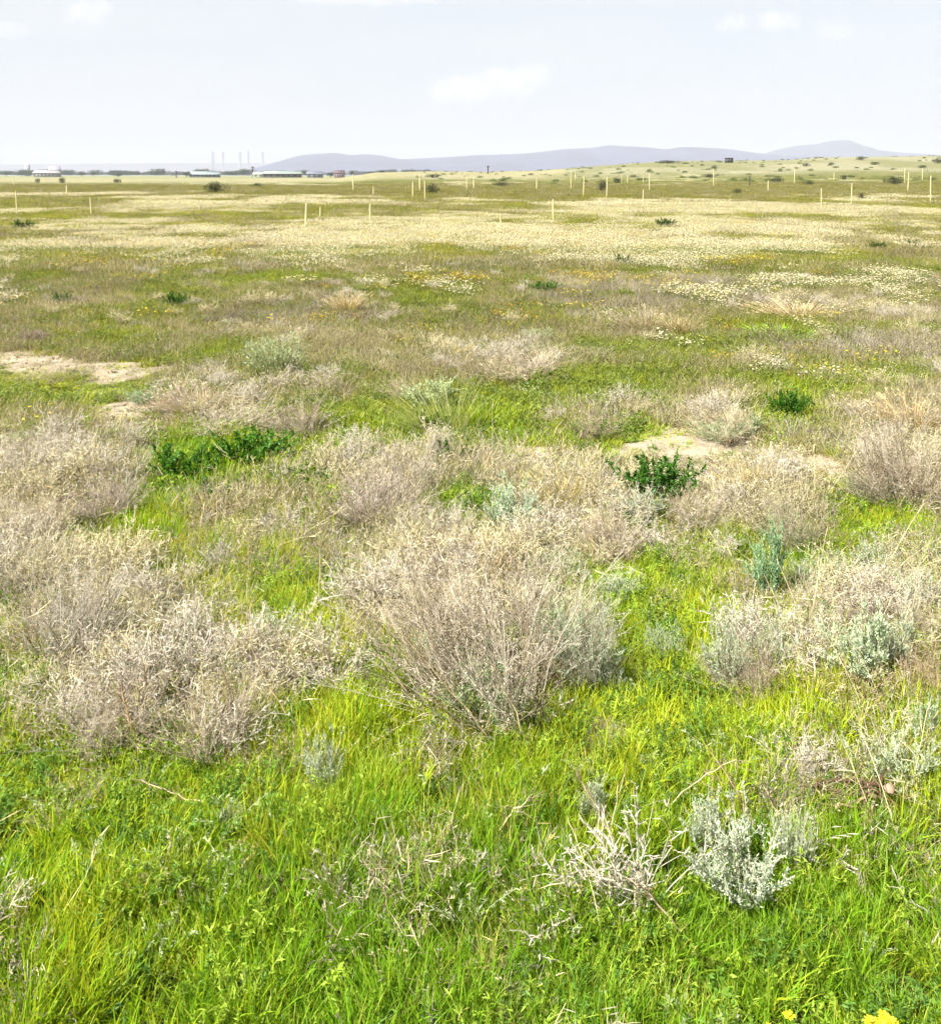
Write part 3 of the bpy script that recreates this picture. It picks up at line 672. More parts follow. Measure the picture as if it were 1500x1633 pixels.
# ------------------------------------------------------------------ individual plants
SK = 1.75
def dry_shrub(seed, nm=96, nb2=10, lean=(-.45, .12), H=.46, tilt=.95):
    """thin stems in loose clumps; twigs keep the tone of the stem they grow on"""
    mains = MB(); tw = MB(); sd_ = MB()
    nc = 9; ca = rnd(nc, 0, 6.283); ct = tilt * np.sqrt(rnd(nc)); cl = rnd(nc, .7, 1.15); q = RNG.integers(0, nc, nm)
    an = ca[q] + RNG.normal(size=nm) * .35; tl = ct[q] + RNG.normal(size=nm) * .12
    d = unit(np.stack([np.cos(an) * tl + lean[0], np.sin(an) * tl + lean[1], np.ones(nm) * .95], 1))
    base = np.stack([np.cos(ca[q]) * .06 - lean[0] * .1, np.sin(ca[q]) * .06, np.full(nm, -.02)], 1) + RNG.normal(size=(nm, 3)) * [.015, .015, 0]
    L0 = H * cl[q] * rnd(nm, .5, 1.2)
    Pn = grow(base, d, L0, 7, bend=.55, up=.3, wob=.03)
    pal = np.array([S(234, 227, 204), S(208, 198, 172), S(166, 152, 124), S(104, 90, 66)]) * SK
    tone = pal[np.searchsorted([.38, .72, .9], rnd(nm))] * rnd(nm, .8, 1.2)[:, None]
    tube(mains, Pn, np.tile(np.linspace(.0021, .0007, 7), (nm, 1)) * rnd(nm, .6, 1.4)[:, None], np.clip(tone * .95, 0, .85))
    m = nm * nb2; ii = np.repeat(np.arange(nm), nb2); p, dd = along(Pn, ii, rnd(m, .3, 1)); tb = tone[ii] * rnd(m, .75, 1.25)[:, None]
    d2 = unit(dd + RNG.normal(size=(m, 3)) * .36 + [0, 0, .08]); Q = grow(p, d2, H * rnd(m, .12, .36), 4, bend=.5, up=.15, wob=.04)
    tube(tw, Q, np.tile([.0007, .0006, .0005, .0003], (m, 1)), np.clip(tb, 0, .85))
    k = m * 6; ii = np.repeat(np.arange(m), 6); p, dd = along(Q, ii, rnd(k, .15, 1)); tk = np.clip(tb[ii] * rnd(k, .8, 1.3)[:, None], 0, .85)
    d3 = unit(dd + RNG.normal(size=(k, 3)) * .6); L = rnd(k, .010, .034)
    Q2 = np.stack([p, p + d3 * L[:, None]], 1)
    ribbon(tw, Q2, np.tile([.0010, .0005], (k, 1)), unit(np.cross(d3, RNG.normal(size=(k, 3)))), tk)
    g = rnd(k) < .8; p = Q2[g, 1]; k2 = len(p); d4 = unit(d3[g] + RNG.normal(size=(k2, 3)) * .8); L = rnd(k2, .003, .007)
    Q3 = np.stack([p, p + d4 * (L * .5)[:, None], p + d4 * L[:, None]], 1)
    ribbon(sd_, Q3, np.stack([L * .15, L * .4, L * 0], 1), unit(np.cross(d4, RNG.normal(size=(k2, 3)))), np.clip(tk[g] * 1.1, 0, .85))
    return [('stem', mains, M_bark), ('twig', tw, M_twig), ('seed_head', sd_, M_twig)]
def sage(seed, nm=36, H=.30, lean=(-.25, .05), leaf=.018, tilt=.75, nl=46, sh=6, leafw=.27):
    st = MB(); lf = MB(); an = rnd(nm, 0, 6.283); tl = tilt * np.sqrt(rnd(nm))
    d = unit(np.stack([np.cos(an) * tl + lean[0], np.sin(an) * tl + lean[1], np.ones(nm)], 1))
    base = np.stack([np.cos(an) * .05 * rnd(nm), np.sin(an) * .05 * rnd(nm), np.full(nm, -.02)], 1)
    Pn = grow(base, d, H * rnd(nm, .5, 1.15), 6, bend=.5, up=.5)
    tube(st, Pn, np.tile(np.linspace(.0028, .001, 6), (nm, 1)), cvar(S(196, 190, 160) * SK, nm, .15))
    m = nm * sh; ii = np.repeat(np.arange(nm), sh); p, dd = along(Pn, ii, rnd(m, .3, .95))
    d2 = unit(dd + RNG.normal(size=(m, 3)) * .5 + [0, 0, .2]); Q = grow(p, d2, H * rnd(m, .12, .3), 4, bend=.3, up=.3)
    tube(st, Q, np.tile([.0012, .001, .0009, .0007], (m, 1)), cvar(S(200, 200, 170) * SK, m, .15))
    for LN, cnt, lo in ((Pn, nl, .25), (Q, 16, .1)):
        k = len(LN) * cnt; ii = np.repeat(np.arange(len(LN)), cnt); t = rnd(k, lo, 1); p, dd = along(LN, ii, t)
        d3 = unit(dd * .8 + RNG.normal(size=(k, 3)) * .6); L = leaf * rnd(k, .5, 1.2) * (1.1 - .35 * t)
        Q3 = np.stack([p, p + d3 * (L * .55)[:, None], p + unit(d3 + [0, 0, .25]) * L[:, None]], 1)
        ribbon(lf, Q3, np.stack([L * .12, L * leafw, L * 0], 1), unit(np.cross(d3, RNG.normal(size=(k, 3)))), cvar(S(206, 217, 188) * 1.8, k, .16, .03))
    return [('stem', st, M_bark), ('foliage', lf, M_sage)]
def leafy(seed, nm=56, H=.16, leaf=.017, wl=.45, tilt=1.1):
    st = MB(); lf = MB(); an = rnd(nm, 0, 6.283); tl = tilt * np.sqrt(rnd(nm))
    d = unit(np.stack([np.cos(an) * tl, np.sin(an) * tl, np.ones(nm)], 1))
    base = np.stack([np.cos(an) * .08 * rnd(nm), np.sin(an) * .08 * rnd(nm), np.full(nm, -.01)], 1)
    Pn = grow(base, d, H * rnd(nm, .5, 1.15), 5, bend=.4, up=.4)
    tube(st, Pn, np.tile(np.linspace(.0018, .0009, 5), (nm, 1)), cvar(S(120, 150, 60) * SK, nm))
    k = nm * 90; ii = np.repeat(np.arange(nm), 90); p, dd = along(Pn, ii, rnd(k, .15, 1))
    d3 = unit(dd * .4 + RNG.normal(size=(k, 3)) * .8 + [0, 0, .35]); L = leaf * rnd(k, .5, 1.2)
    Q3 = np.stack([p, p + d3 * (L * .5)[:, None], p + unit(d3 + [0, 0, -.2]) * L[:, None]], 1)
    ribbon(lf, Q3, np.stack([L * .12, L * wl, L * 0], 1), unit(np.cross(d3, RNG.normal(size=(k, 3)))), cvar(S(98, 148, 46, .38), k, .2, .05))
    return [('stem', st, M_bark), ('foliage', lf, M_leaf)]
def tussock(nb, h, wd, col, lean=(-.2, 0), spread=.07, bend=.9, tl=.45, heads=False):
    mb = MB(); an = rnd(nb, 0, 6.283); r = spread * np.sqrt(rnd(nb)); base = np.stack([r * np.cos(an), r * np.sin(an), np.full(nb, -.01)], 1)
    t = np.abs(RNG.normal(size=nb)) * tl
    d = unit(np.stack([np.cos(an) * t + lean[0], np.sin(an) * t + lean[1], np.ones(nb)], 1)); L = h * rnd(nb, .45, 1.15)
    k = 6; Pn = np.zeros((nb, k, 3)); Pn[:, 0] = base; cur = d.copy(); o = np.stack([np.cos(an) + lean[0], np.sin(an) + lean[1], np.full(nb, -.4)], 1) * (bend * rnd(nb, .1, 1))[:, None]
    for i in range(1, k):
        cur = unit(cur + o / k * (i / k + .1)); Pn[:, i] = Pn[:, i - 1] + cur * (L / (k - 1))[:, None]
    W = np.tile([.8, 1, 1, .85, .6, 0.], (nb, 1)) * wd * rnd(nb, .7, 1.3)[:, None]; fa = rnd(nb, 0, 6.283)
    ribbon(mb, Pn, W, np.stack([np.cos(fa), np.sin(fa), np.zeros(nb)], 1), cvar(col, nb, .2, .05))
    parts = [('blade', mb, M_leaf)]
    if heads:
        hd = MB(); q = nb // 3; m = q * 10; ii = np.repeat(np.arange(q), 10); p, dd = along(Pn, ii, rnd(m, .8, 1)); d2 = unit(dd + RNG.normal(size=(m, 3)) * .35); LL = rnd(m, .01, .03)
        ribbon(hd, np.stack([p, p + d2 * (LL / 2)[:, None], p + d2 * LL[:, None]], 1), np.stack([LL * .05, LL * .16, LL * 0], 1), unit(np.cross(d2, RNG.normal(size=(m, 3)))), cvar(np.array(col) * 1.15, m, .2))
        parts.append(('seed_head', hd, M_twig))
    return parts
def bake(parts, nm): return [(a, mb.mesh(nm + '_' + a, mt)) for a, mb, mt in parts]
K = {}
K['dry'] = [bake(dry_shrub(1, 120, 10), 'dry_shrub'), bake(dry_shrub(2, 96, 10, (-.3, .3), .44), 'dry_shrub'), bake(dry_shrub(3, 110, 10, (-.62, .0), .48, .75), 'dry_shrub'), bake(dry_shrub(4, 100, 10, (-.2, -.1), .42, 1.15), 'dry_shrub')]
K['sage'] = [bake(sage(1), 'sage'), bake(sage(2, 44, .28, (-.1, .1), .016, .9), 'sage'), bake(sage(3, 30, .32, (-.4, 0), .022, .6, 40, 7, .32), 'sage')]
K['leafy'] = [bake(leafy(1), 'leafy'), bake(leafy(2, 52, .2, .02, .38, .9), 'leafy')]
K['straw'] = [bake(tussock(330, .34, .0028, S(214, 200, 158) * SK, heads=True), 'straw'), bake(tussock(300, .30, .0026, S(206, 190, 166) * SK, (-.35, .1), .09, heads=True), 'straw')]
K['blade'] = [bake(tussock(260, .20, .0052, S(176, 206, 40, .5), (0, 0), .09, .8, .3), 'blade'), bake(tussock(420, .34, .0012, S(196, 206, 130, .5), (-.35, 0), .08, 1.2, .5), 'blade')]
BH = dict(dry=(.50, .60), sage=(.30, .46), leafy=(.17, .34), straw=(.30, .42), blade=(.20, .30))      # native height, native width
GRP = dict(dry='dead grey shrubs', sage='silver leaved sage plants', leafy='leafy green plants', straw='dry grass tussocks', blade='green grass tussocks')
NM = dict(dry='dry_shrub', sage='sage_plant', leafy='leafy_plant', straw='dry_tussock', blade='grass_tussock')
CAT = dict(dry='shrub', sage='sage plant', leafy='plant', straw='grass tussock', blade='grass tussock')
def plant(kind, v, px, pyb, wpx, hpx, label, tint=(1, 1, 1), rz=None, extra=None):
    p, t = on_ground(px, pyb); mpp = t / F
    elev = abs(ray(px, pyb)[2]) / math.hypot(ray(px, pyb)[1], ray(px, pyb)[2])
    fore = math.sqrt(max(.05, 1 - elev ** 2))
    W = wpx * mpp; depth_rows = W * elev                         # part of the picture height that is the plant's depth
    Hm = max((hpx * mpp - depth_rows * .45) / fore, hpx * mpp * .5)
    nh, nw = BH[kind]
    if kind == 'sage': W *= 1.12; Hm *= 1.18
    if kind == 'dry': W *= .86; Hm *= .9
    root = empty(NM[kind], p, RNG.uniform(-.5, .5) if rz is None else rz, (W / nw, W / nw, Hm / nh))
    tag(root, label, CAT[kind], GRP[kind])
    for a, me in K[kind][v]:
        o = link(a, me, root); o.color = (*tint, 1); o['kind'] = 'stuff'
    if extra:
        for a, me, tt, sc_ in extra:
            o = link(a, me, root); o.color = (*tt, 1); o['kind'] = 'stuff'; o.scale = (sc_,) * 3
    return root
G_ = (.94, .94, .98); PUR = (.84, .77, .80); BEI = (1.05, 1.04, .96); PK = (1.06, 1.0, .96)
def leaf_in(kind, v, tt, s=1.0, nm='foliage'): return [(nm, dict(K[kind][v])[('foliage' if kind in ('sage', 'leafy') else 'blade')], tt, s)]
# --- near, big shrubs
plant('dry', 0, 790, 1165, 400, 330, 'largest dead grey-brown bush, in the centre with dark tangled stems', (.92, .88, .88), 0, extra=leaf_in('sage', 0, (.55, .68, .42), .8))
plant('dry', 1, 690, 1075, 260, 250, 'pale twiggy bush behind the left half of the largest central bush', PK, extra=leaf_in('sage', 1, (.6, .72, .45), .7))
plant('dry', 3, 880, 1040, 220, 200, 'beige twiggy bush behind the right half of the largest central bush', BEI, extra=leaf_in('sage', 2, (.55, .7, .42), .8))
plant('sage', 1, 935, 1110, 130, 150, 'silver green sage touching the right side of the largest central bush', (.92, .96, .86), extra=[('twig', dict(K['dry'][1])['twig'], G_, .7)])
plant('dry', 2, 190, 1195, 240, 180, 'grey bush at left with a bare brown stem showing in front', (.9, .84, .86), 0)
plant('dry', 1, 340, 1210, 230, 190, 'brownish bush with a dark hollow, right of the grey left bush', (.86, .78, .74))
plant('dry', 0, 110, 1060, 230, 200, 'dead bush at the left edge above the bare brown stem', G_)
plant('dry', 3, 60, 940, 200, 160, 'pale beige dead bush cut by the left edge, half way up the meadow', BEI)
plant('dry', 1, 165, 835, 130, 110, 'rounded purplish grey bush standing left of the bright green tuft', PUR)
plant('dry', 2, 60, 870, 170, 120, 'sandy coloured dead bush in front of the purplish bush at left', PK)
plant('dry', 3, 600, 840, 190, 165, 'tall purplish grey bush left of the dark clover clump', PUR, 0)
plant('dry', 1, 690, 880, 150, 120, 'thin dead bush just in front of the tall purplish grey bush', G_)
plant('dry', 2, 1260, 885, 190, 150, 'mixed grey and green bush below the small sand patch at right', (.78, .76, .66), extra=leaf_in('sage', 0, (.7, .8, .5), 1.0))
plant('dry', 0, 1440, 815, 210, 190, 'big beige dead bush against the right edge with green at its foot', (.95, .88, .84))
plant('dry', 3, 1390, 810, 120, 110, 'smaller grey-green bush leaning on the left of the big right edge bush', (.8, .8, .7), extra=leaf_in('sage', 1, (.6, .72, .45), 1.1))
plant('dry', 1, 1150, 705, 160, 90, 'straw coloured low bush just above the widest sand patch', (.98, .94, .82), extra=leaf_in('sage', 1, (.75, .85, .62), 1.0))
plant('dry', 2, 950, 700, 130, 60, 'low brown bush left of the widest sand patch', (.78, .7, .62))
plant('dry', 3, 370, 690, 190, 80, 'wide pale bush above the dark green leafy patch', PK)
plant('dry', 0, 480, 700, 140, 90, 'grey bush next to the wide pale bush, on its right', (.86, .8, .76))
plant('dry', 1, 830, 606, 190, 72, 'pinkish dead bush with bleached tips in the upper middle', (1.06, .98, .94))
plant('dry', 0, 720, 600, 100, 50, 'small whitish bush left of the pinkish dead bush', (1.0, .96, .92))
plant('dry', 2, 640, 640, 110, 60, 'sparse beige bush below the small whitish bush', (.9, .82, .7))
plant('dry', 1, 1420, 1035, 220, 150, 'pale grey thicket by the right edge above the silver plant', (.98, .95, .9))
plant('dry', 3, 1310, 1010, 170, 120, 'pale thicket with mixed greenery left of the right edge thicket', (.96, .92, .84), extra=leaf_in('sage', 2, (.9, .95, .84), .8))
plant('dry', 0, 1200, 1120, 150, 130, 'brown and grey twigs behind the leaning silver shoots', (.9, .82, .76))
plant('dry', 2, 1255, 1290, 140, 100, 'flattened ash grey dead bush pointing down to the right', (.95, .9, .88), 2.6)
plant('dry', 0, 1480, 1130, 130, 120, 'reddish brown dead bush cut by the right edge', (.95, .78, .68))
plant('dry', 3, 470, 1390, 130, 60, 'small grey-brown dead patch low in the left half of the grass', (.9, .84, .78))
plant('dry', 1, 110, 1310, 140, 90, 'small dead grey bush near the lower left in bright grass', (.9, .82, .74))
plant('dry', 2, 870, 1480, 170, 50, 'low scatter of dead twigs near the bottom centre', (.98, .88, .72))
plant('dry', 1, 810, 1340, 110, 80, 'little grey dead bush right of the arching straw stalks', (.95, .88, .82))
plant('dry', 0, 980, 900, 150, 110, 'loose pinkish dead bush right of the pale blue sage', (1.02, .92, .86))
plant('dry', 3, 1110, 850, 130, 110, 'slanting grey twigs below the dark green leafy bush', (.86, .8, .74), 0)
plant('dry', 2, 55, 548, 60, 36, 'dark purplish small bush above the left sand patches', (.6, .5, .55))
plant('dry', 1, 160, 448, 40, 20, 'small dark brown bush at the near edge of the flower carpet', (.5, .46, .36))
plant('dry', 3, 960, 1190, 110, 70, 'thin brown dead bush between green grass and the central bush', (.86, .78, .68))
plant('dry', 0, 330, 440, 60, 18, 'far low lilac grey bush below the flower carpet, left of centre', (.8, .74, .76))
# --- sage
plant('sage', 0, 1195, 1440, 210, 150, 'brightest silver white sage plant, low at the right in bright grass', (1.0, 1.0, .98), 0)
plant('sage', 2, 1130, 1365, 80, 90, 'small silver sprig on the left side of the brightest sage plant', (1.08, 1.08, 1.06))
plant('sage', 1, 1265, 1405, 70, 110, 'upright silver clump on the right side of the brightest sage plant', (1.08, 1.06, 1.04))
plant('sage', 1, 1440, 1265, 150, 115, 'silver green sage plant cut by the right edge above the lying branch', (1.02, 1.05, .95))
plant('sage', 2, 1385, 1100, 150, 130, 'grey-green sage plant with silver tips in the right thicket', (.95, 1.0, .88))
plant('sage', 0, 1165, 1110, 100, 120, 'upright silver shoots left of the grey-green sage plant', (1.03, 1.03, .98))
plant('sage', 1, 440, 1050, 100, 85, 'silver sage plant on bright grass left of the central bush', (1.03, 1.03, .92))
plant('sage', 2, 312, 1050, 46, 60, 'tiny silver sprig between the left bushes and the grass', (1.05, 1.02, 1.0))
plant('sage', 0, 520, 1275, 80, 95, 'silver sprig beside the arching straw stalks, low left of centre', (1.05, 1.05, 1.0))
plant('sage', 1, 370, 1330, 50, 50, 'small silver sprig in dark grass under the brownish bush', (1.0, 1.02, .98))
plant('sage', 0, 375, 1110, 70, 60, 'pale sage tips on top of the brownish left bush', (1.03, 1.02, .92))
plant('sage', 0, 825, 850, 130, 90, 'pale blue-green sage tuft in the middle of the meadow', (.95, 1.05, .98))
plant('sage', 2, 1230, 965, 80, 110, 'blue-green leafy stalk standing above yellow-green grass', (.62, .86, .62), 0)
plant('sage', 1, 1025, 835, 100, 60, 'pale sage at the foot of the dark green leafy bush', (.85, .95, .85))
plant('sage', 1, 440, 600, 110, 72, 'round pale sage bush with a dark base, upper left', (.88, .9, .72), 0, extra=leaf_in('blade', 1, (1, 1, .95), 1.0, 'blade'))
plant('sage', 0, 45, 715, 110, 34, 'flat silver green sage patch at the left edge below the sand', (1.0, 1.06, .98))
plant('sage', 0, 980, 1110, 60, 60, 'little silver plant at the right foot of the central bush', (1.06, 1.06, 1.04))
plant('sage', 2, 950, 1320, 60, 70, 'thin silver sprig alone in the lower centre grass', (1.05, 1.03, .98))
plant('sage', 1, 1460, 985, 90, 80, 'silver tips at the right edge inside the pale grey thicket', (1.05, 1.03, .98))
plant('sage', 0, 1340, 960, 70, 70, 'silver upright sage behind the right thicket', (1.05, 1.03, .98))
plant('sage', 1, 860, 545, 60, 26, 'faint grey-green sage patch beside the pinkish dead bush', (.85, .88, .7))
plant('sage', 2, 700, 650, 110, 50, 'pale feathery plant over the small green clump', (.9, .95, .7))
plant('sage', 1, 1060, 1060, 70, 70, 'loose grey-green sage between the central bush and the silver shoots', (.85, .92, .75))
plant('sage', 0, 1240, 1080, 90, 90, 'pale sage just right of the upright silver shoots', (.98, 1.0, .9))
plant('sage', 2, 1440, 1080, 80, 90, 'loose silver stems right of the grey-green sage plant', (1.0, 1.0, .92))
plant('sage', 1, 1290, 950, 80, 70, 'dusty sage left of the silver upright sage', (.92, .96, .82))
plant('sage', 0, 1400, 920, 90, 60, 'pale sage top standing above the right edge thicket', (1.0, 1.0, .95))
plant('sage', 1, 990, 960, 90, 60, 'whitish sage tips among straw, up and right of the central bush', (1.0, 1.02, .92))
plant('sage', 2, 1480, 1190, 70, 70, 'sage cut by the right edge below the reddish brown bush', (.95, 1.0, .88))
plant('sage', 1, 900, 930, 80, 60, 'grey-green sage above the right shoulder of the central bush', (.85, .92, .7))
plant('sage', 0, 60, 1130, 70, 60, 'dusty green sage at the left edge between two dead bushes', (.75, .85, .6))
plant('sage', 2, 1200, 700, 60, 40, 'grey sage on the right of the straw coloured low bush', (.85, .92, .7))
plant('sage', 1, 230, 645, 60, 30, 'blue-grey sage on the upper rim of the lower left sand', (.7, .82, .66))
plant('sage', 0, 860, 880, 110, 60, 'feathery pale sage below the blue-green tuft', (.95, 1.0, .85))
# --- green leafy
plant('leafy', 1, 1045, 800, 140, 84, 'dark green leafy bush at the near rim of the widest sand patch', (.85, 1.05, .8))
plant('leafy', 0, 728, 742, 82, 50, 'dark clover green clump in the centre of the meadow', (.72, .92, .5))
plant('leafy', 0, 688, 690, 60, 44, 'green clump under the pale feathery blades', (.8, 1.0, .75))
plant('leafy', 1, 400, 740, 130, 66, 'dark green leafy patch, right half, at left of centre', (1.15, 1.35, .8))
plant('leafy', 0, 355, 790, 120, 50, 'lower green fringe of the dark green leafy patch', (1.3, 1.45, .9))
plant('leafy', 0, 300, 762, 140, 76, 'dark green leafy patch, left half, beside the purplish bush', (1.0, 1.2, .8))
plant('leafy', 1, 480, 775, 90, 40, 'olive green low plant right of the dark green leafy patch', (.95, .95, .6))
plant('leafy', 0, 283, 487, 46, 26, 'small round green bush in brown grass, upper left', (.72, .95, .5))
plant('leafy', 0, 100, 482, 40, 20, 'smaller olive bush left of the round green bush', (.9, 1.0, .6))
plant('leafy', 1, 865, 464, 54, 17, 'low bright green bush in the yellowish upper middle', (.9, 1.15, .5))
plant('leafy', 0, 995, 424, 40, 22, 'dark green bush on the near rim of the flower carpet, right of centre', (.75, .85, .55))
plant('leafy', 1, 1255, 665, 66, 46, 'mid green leafy clump below the white daisy patch', (.85, 1.05, .5))
plant('leafy', 1, 700, 1285, 60, 50, 'broad leaved green plant among the arching straw stalks', (1.1, 1.1, .9))
plant('leafy', 0, 38, 364, 40, 16, 'dark olive bush in the flower carpet at far left', (.62, .68, .5))
plant('leafy', 0, 1400, 395, 40, 12, 'olive bush in the right part of the flower carpet', (.62, .68, .5))
plant('leafy', 1, 1060, 362, 34, 14, 'dark bush in the flower carpet right of centre', (.55, .62, .45))
plant('leafy', 0, 1455, 392, 26, 12, 'brown-green bush by the right end of the flower carpet', (.62, .6, .45))
# --- tussocks
plant('blade', 0, 215, 868, 75, 66, 'brightest yellow-green grass tuft right of the purplish bush', (1.05, 1.1, .9))
plant('blade', 0, 268, 872, 60, 60, 'bright green grass tuft touching the brightest one', (.9, 1.05, .9))
plant('blade', 1, 705, 690, 140, 75, 'pale green feather grass fanning out above the clover clump', (1.1, 1.08, 1.0), 0)
plant('blade', 0, 760, 680, 60, 44, 'yellow-green upright grass right of the feather grass', (1.05, 1.0, .9))
plant('blade', 0, 1245, 538, 140, 26, 'bright green grass mound under the pale dry tussock', (.85, 1.1, .8))
plant('blade', 0, 1370, 538, 110, 18, 'bright green grass strip right of the grass mound', (.9, 1.05, .8))
plant('straw', 0, 1270, 508, 150, 36, 'pale dry tussock swept over the bright green mound', (1.08, 1.02, .98))
plant('straw', 1, 1020, 528, 100, 46, 'whitish dry tussock with long stems leaning left', (1.0, 1.02, .95))
plant('straw', 0, 1080, 532, 90, 32, 'brownish dry tussock right of the whitish one', (.85, .8, .72))
plant('straw', 0, 555, 498, 80, 34, 'beige dry tussock in the upper field left of centre', (.98, .9, .8))
plant('straw', 1, 310, 660, 130, 60, 'straw tussock beside the lower left sand patch', (1.0, .95, .9))
plant('straw', 1, 770, 950, 200, 120, 'upright straw grass behind the largest central bush', (1.0, .96, .88))
plant('straw', 0, 900, 820, 150, 80, 'yellowish straw grass right of the pale blue sage tuft', (1.02, 1.0, .8))
plant('straw', 0, 1190, 800, 120, 70, 'golden straw grass on the near side of the widest sand patch', (1.0, .96, .78))
plant('straw', 1, 40, 1060, 120, 110, 'grey straw tussock leaning left at the left edge', (.95, .92, .84))
plant('straw', 0, 1450, 690, 150, 70, 'reddish straw grass behind the big right edge bush', (.98, .88, .8))
plant('straw', 1, 1360, 1130, 140, 90, 'brown straw grass at the foot of the grey-green sage', (.92, .84, .66))

# single long stalks
def stalk(pts, rad_, label, col=S(214, 196, 150), twigs=6, cat='stalk'):
    """pts: photo points from root to tip with a height above the ground each"""
    W = []
    p0, t0 = on_ground(pts[0][0], pts[0][1])
    W.append(np.array(p0))
    for px, py in pts[1:]:
        dx, dy, dz = ray(px, py); t = p0.y / dy * 1.0
        q = np.array([dx * t, dy * t, CAMH + dz * t]); q[2] = max(q[2], float(ground(q[0], q[1])) + .02); W.append(q)
    W = np.array(W); tt = np.linspace(0, len(W) - 1, 12); L = np.stack([np.interp(tt, np.arange(len(W)), W[:, a]) for a in range(3)], 1)
    L[1:-1] = (L[:-2] + 2 * L[1:-1] + L[2:]) / 4; L += RNG.normal(size=L.shape) * .002
    L[0, 2] = float(ground(L[0, 0], L[0, 1])) - .01
    o3 = L[0].copy(); L = L - o3
    mb = MB(); tube(mb, L[None], (np.linspace(1, .35, 12) * rad_)[None], cvar(np.array(col) * SK * 1.2, 1, .05), 5)
    root = empty('dry_stalk', tuple(o3)); tag(root, label, cat, 'long dry stalks')
    link('stem', mb.mesh('stalk_stem', M_bark), root)
    if twigs:
        m2 = MB(); ii = np.zeros(twigs * 4, int); p, dd = along(L[None], ii, rnd(len(ii), .35, 1)); d2 = unit(dd + RNG.normal(size=dd.shape) * .6)
        Q = grow(p, d2, rnd(len(ii), .02, .07), 4, bend=.6); tube(m2, Q, np.tile([.0009, .0008, .0006, .0004], (len(ii), 1)), cvar(col, len(ii)))
        t = link('twig', m2.mesh('stalk_twig', M_twig), root); t['kind'] = 'stuff'; t.color = (1, 1, 1, 1)
    for c in root.children: c.color = (1, 1, 1, 1)
stalk([(508, 965), (510, 905), (509, 850)], .0022, 'single upright straw stalk above the bright grass, left of centre')
stalk([(395, 1075), (394, 980), (396, 860)], .0016, 'thin upright stalk beside the silver sage plant')
stalk([(850, 1215), (820, 1130), (785, 1060)], .0030, 'thick pale stalk leaning left out of the central bush')
stalk([(800, 1215), (745, 1130), (640, 1010)], .0026, 'long stalk slanting left through the central bush')
stalk([(690, 1150), (630, 1080), (590, 1030)], .0022, 'straw stalk on the left flank of the central bush')
stalk([(770, 1178), (680, 1182), (610, 1205), (565, 1250)], .0026, 'straw stalk arching down to the left below the central bush')
stalk([(640, 1245), (668, 1200), (690, 1165)], .0022, 'short straw stalk leaning right below the central bush')
stalk([(712, 1270), (700, 1220), (688, 1180)], .0024, 'curved straw stalk beside the broad leaved plant')
stalk([(515, 1160), (480, 1090), (452, 1030), (440, 1000)], .0018, 'fine stalk curving left over rich green grass')
stalk([(480, 1180), (420, 1080), (398, 1030), (402, 985)], .0020, 'tall curved stalk rising behind the silver sage')
stalk([(375, 1295), (290, 1270), (225, 1245)], .0030, 'pale stalk lying across the grass at lower left')
stalk([(1100, 1500), (1040, 1430), (1000, 1400)], .0028, 'brown stalk lying in the grass left of the brightest sage')
stalk([(780, 1360), (805, 1310), (845, 1270)], .0030, 'grey stalk leaning right in the lower centre')
stalk([(1220, 1345), (1180, 1270), (1120, 1180)], .0020, 'long slanting stalk above the brightest sage plant')
stalk([(1255, 1330), (1235, 1290), (1215, 1250)], .0030, 'thick ash grey stalk standing over the sage plant')
stalk([(225, 1215), (205, 1140), (195, 1100)], .0060, 'bare brown stem in front of the grey left bush', S(190, 160, 120))
stalk([(1000, 1380), (950, 1290), (920, 1235)], .0022, 'straw stalk leaning left beside the thin silver sprig')
stalk([(640, 1500), (615, 1440), (610, 1400)], .0018, 'small stalk in the lower grass, left of centre')
stalk([(1040, 1310), (1110, 1245), (1175, 1210)], .0018, 'thin pale stalk slanting right in the grass')

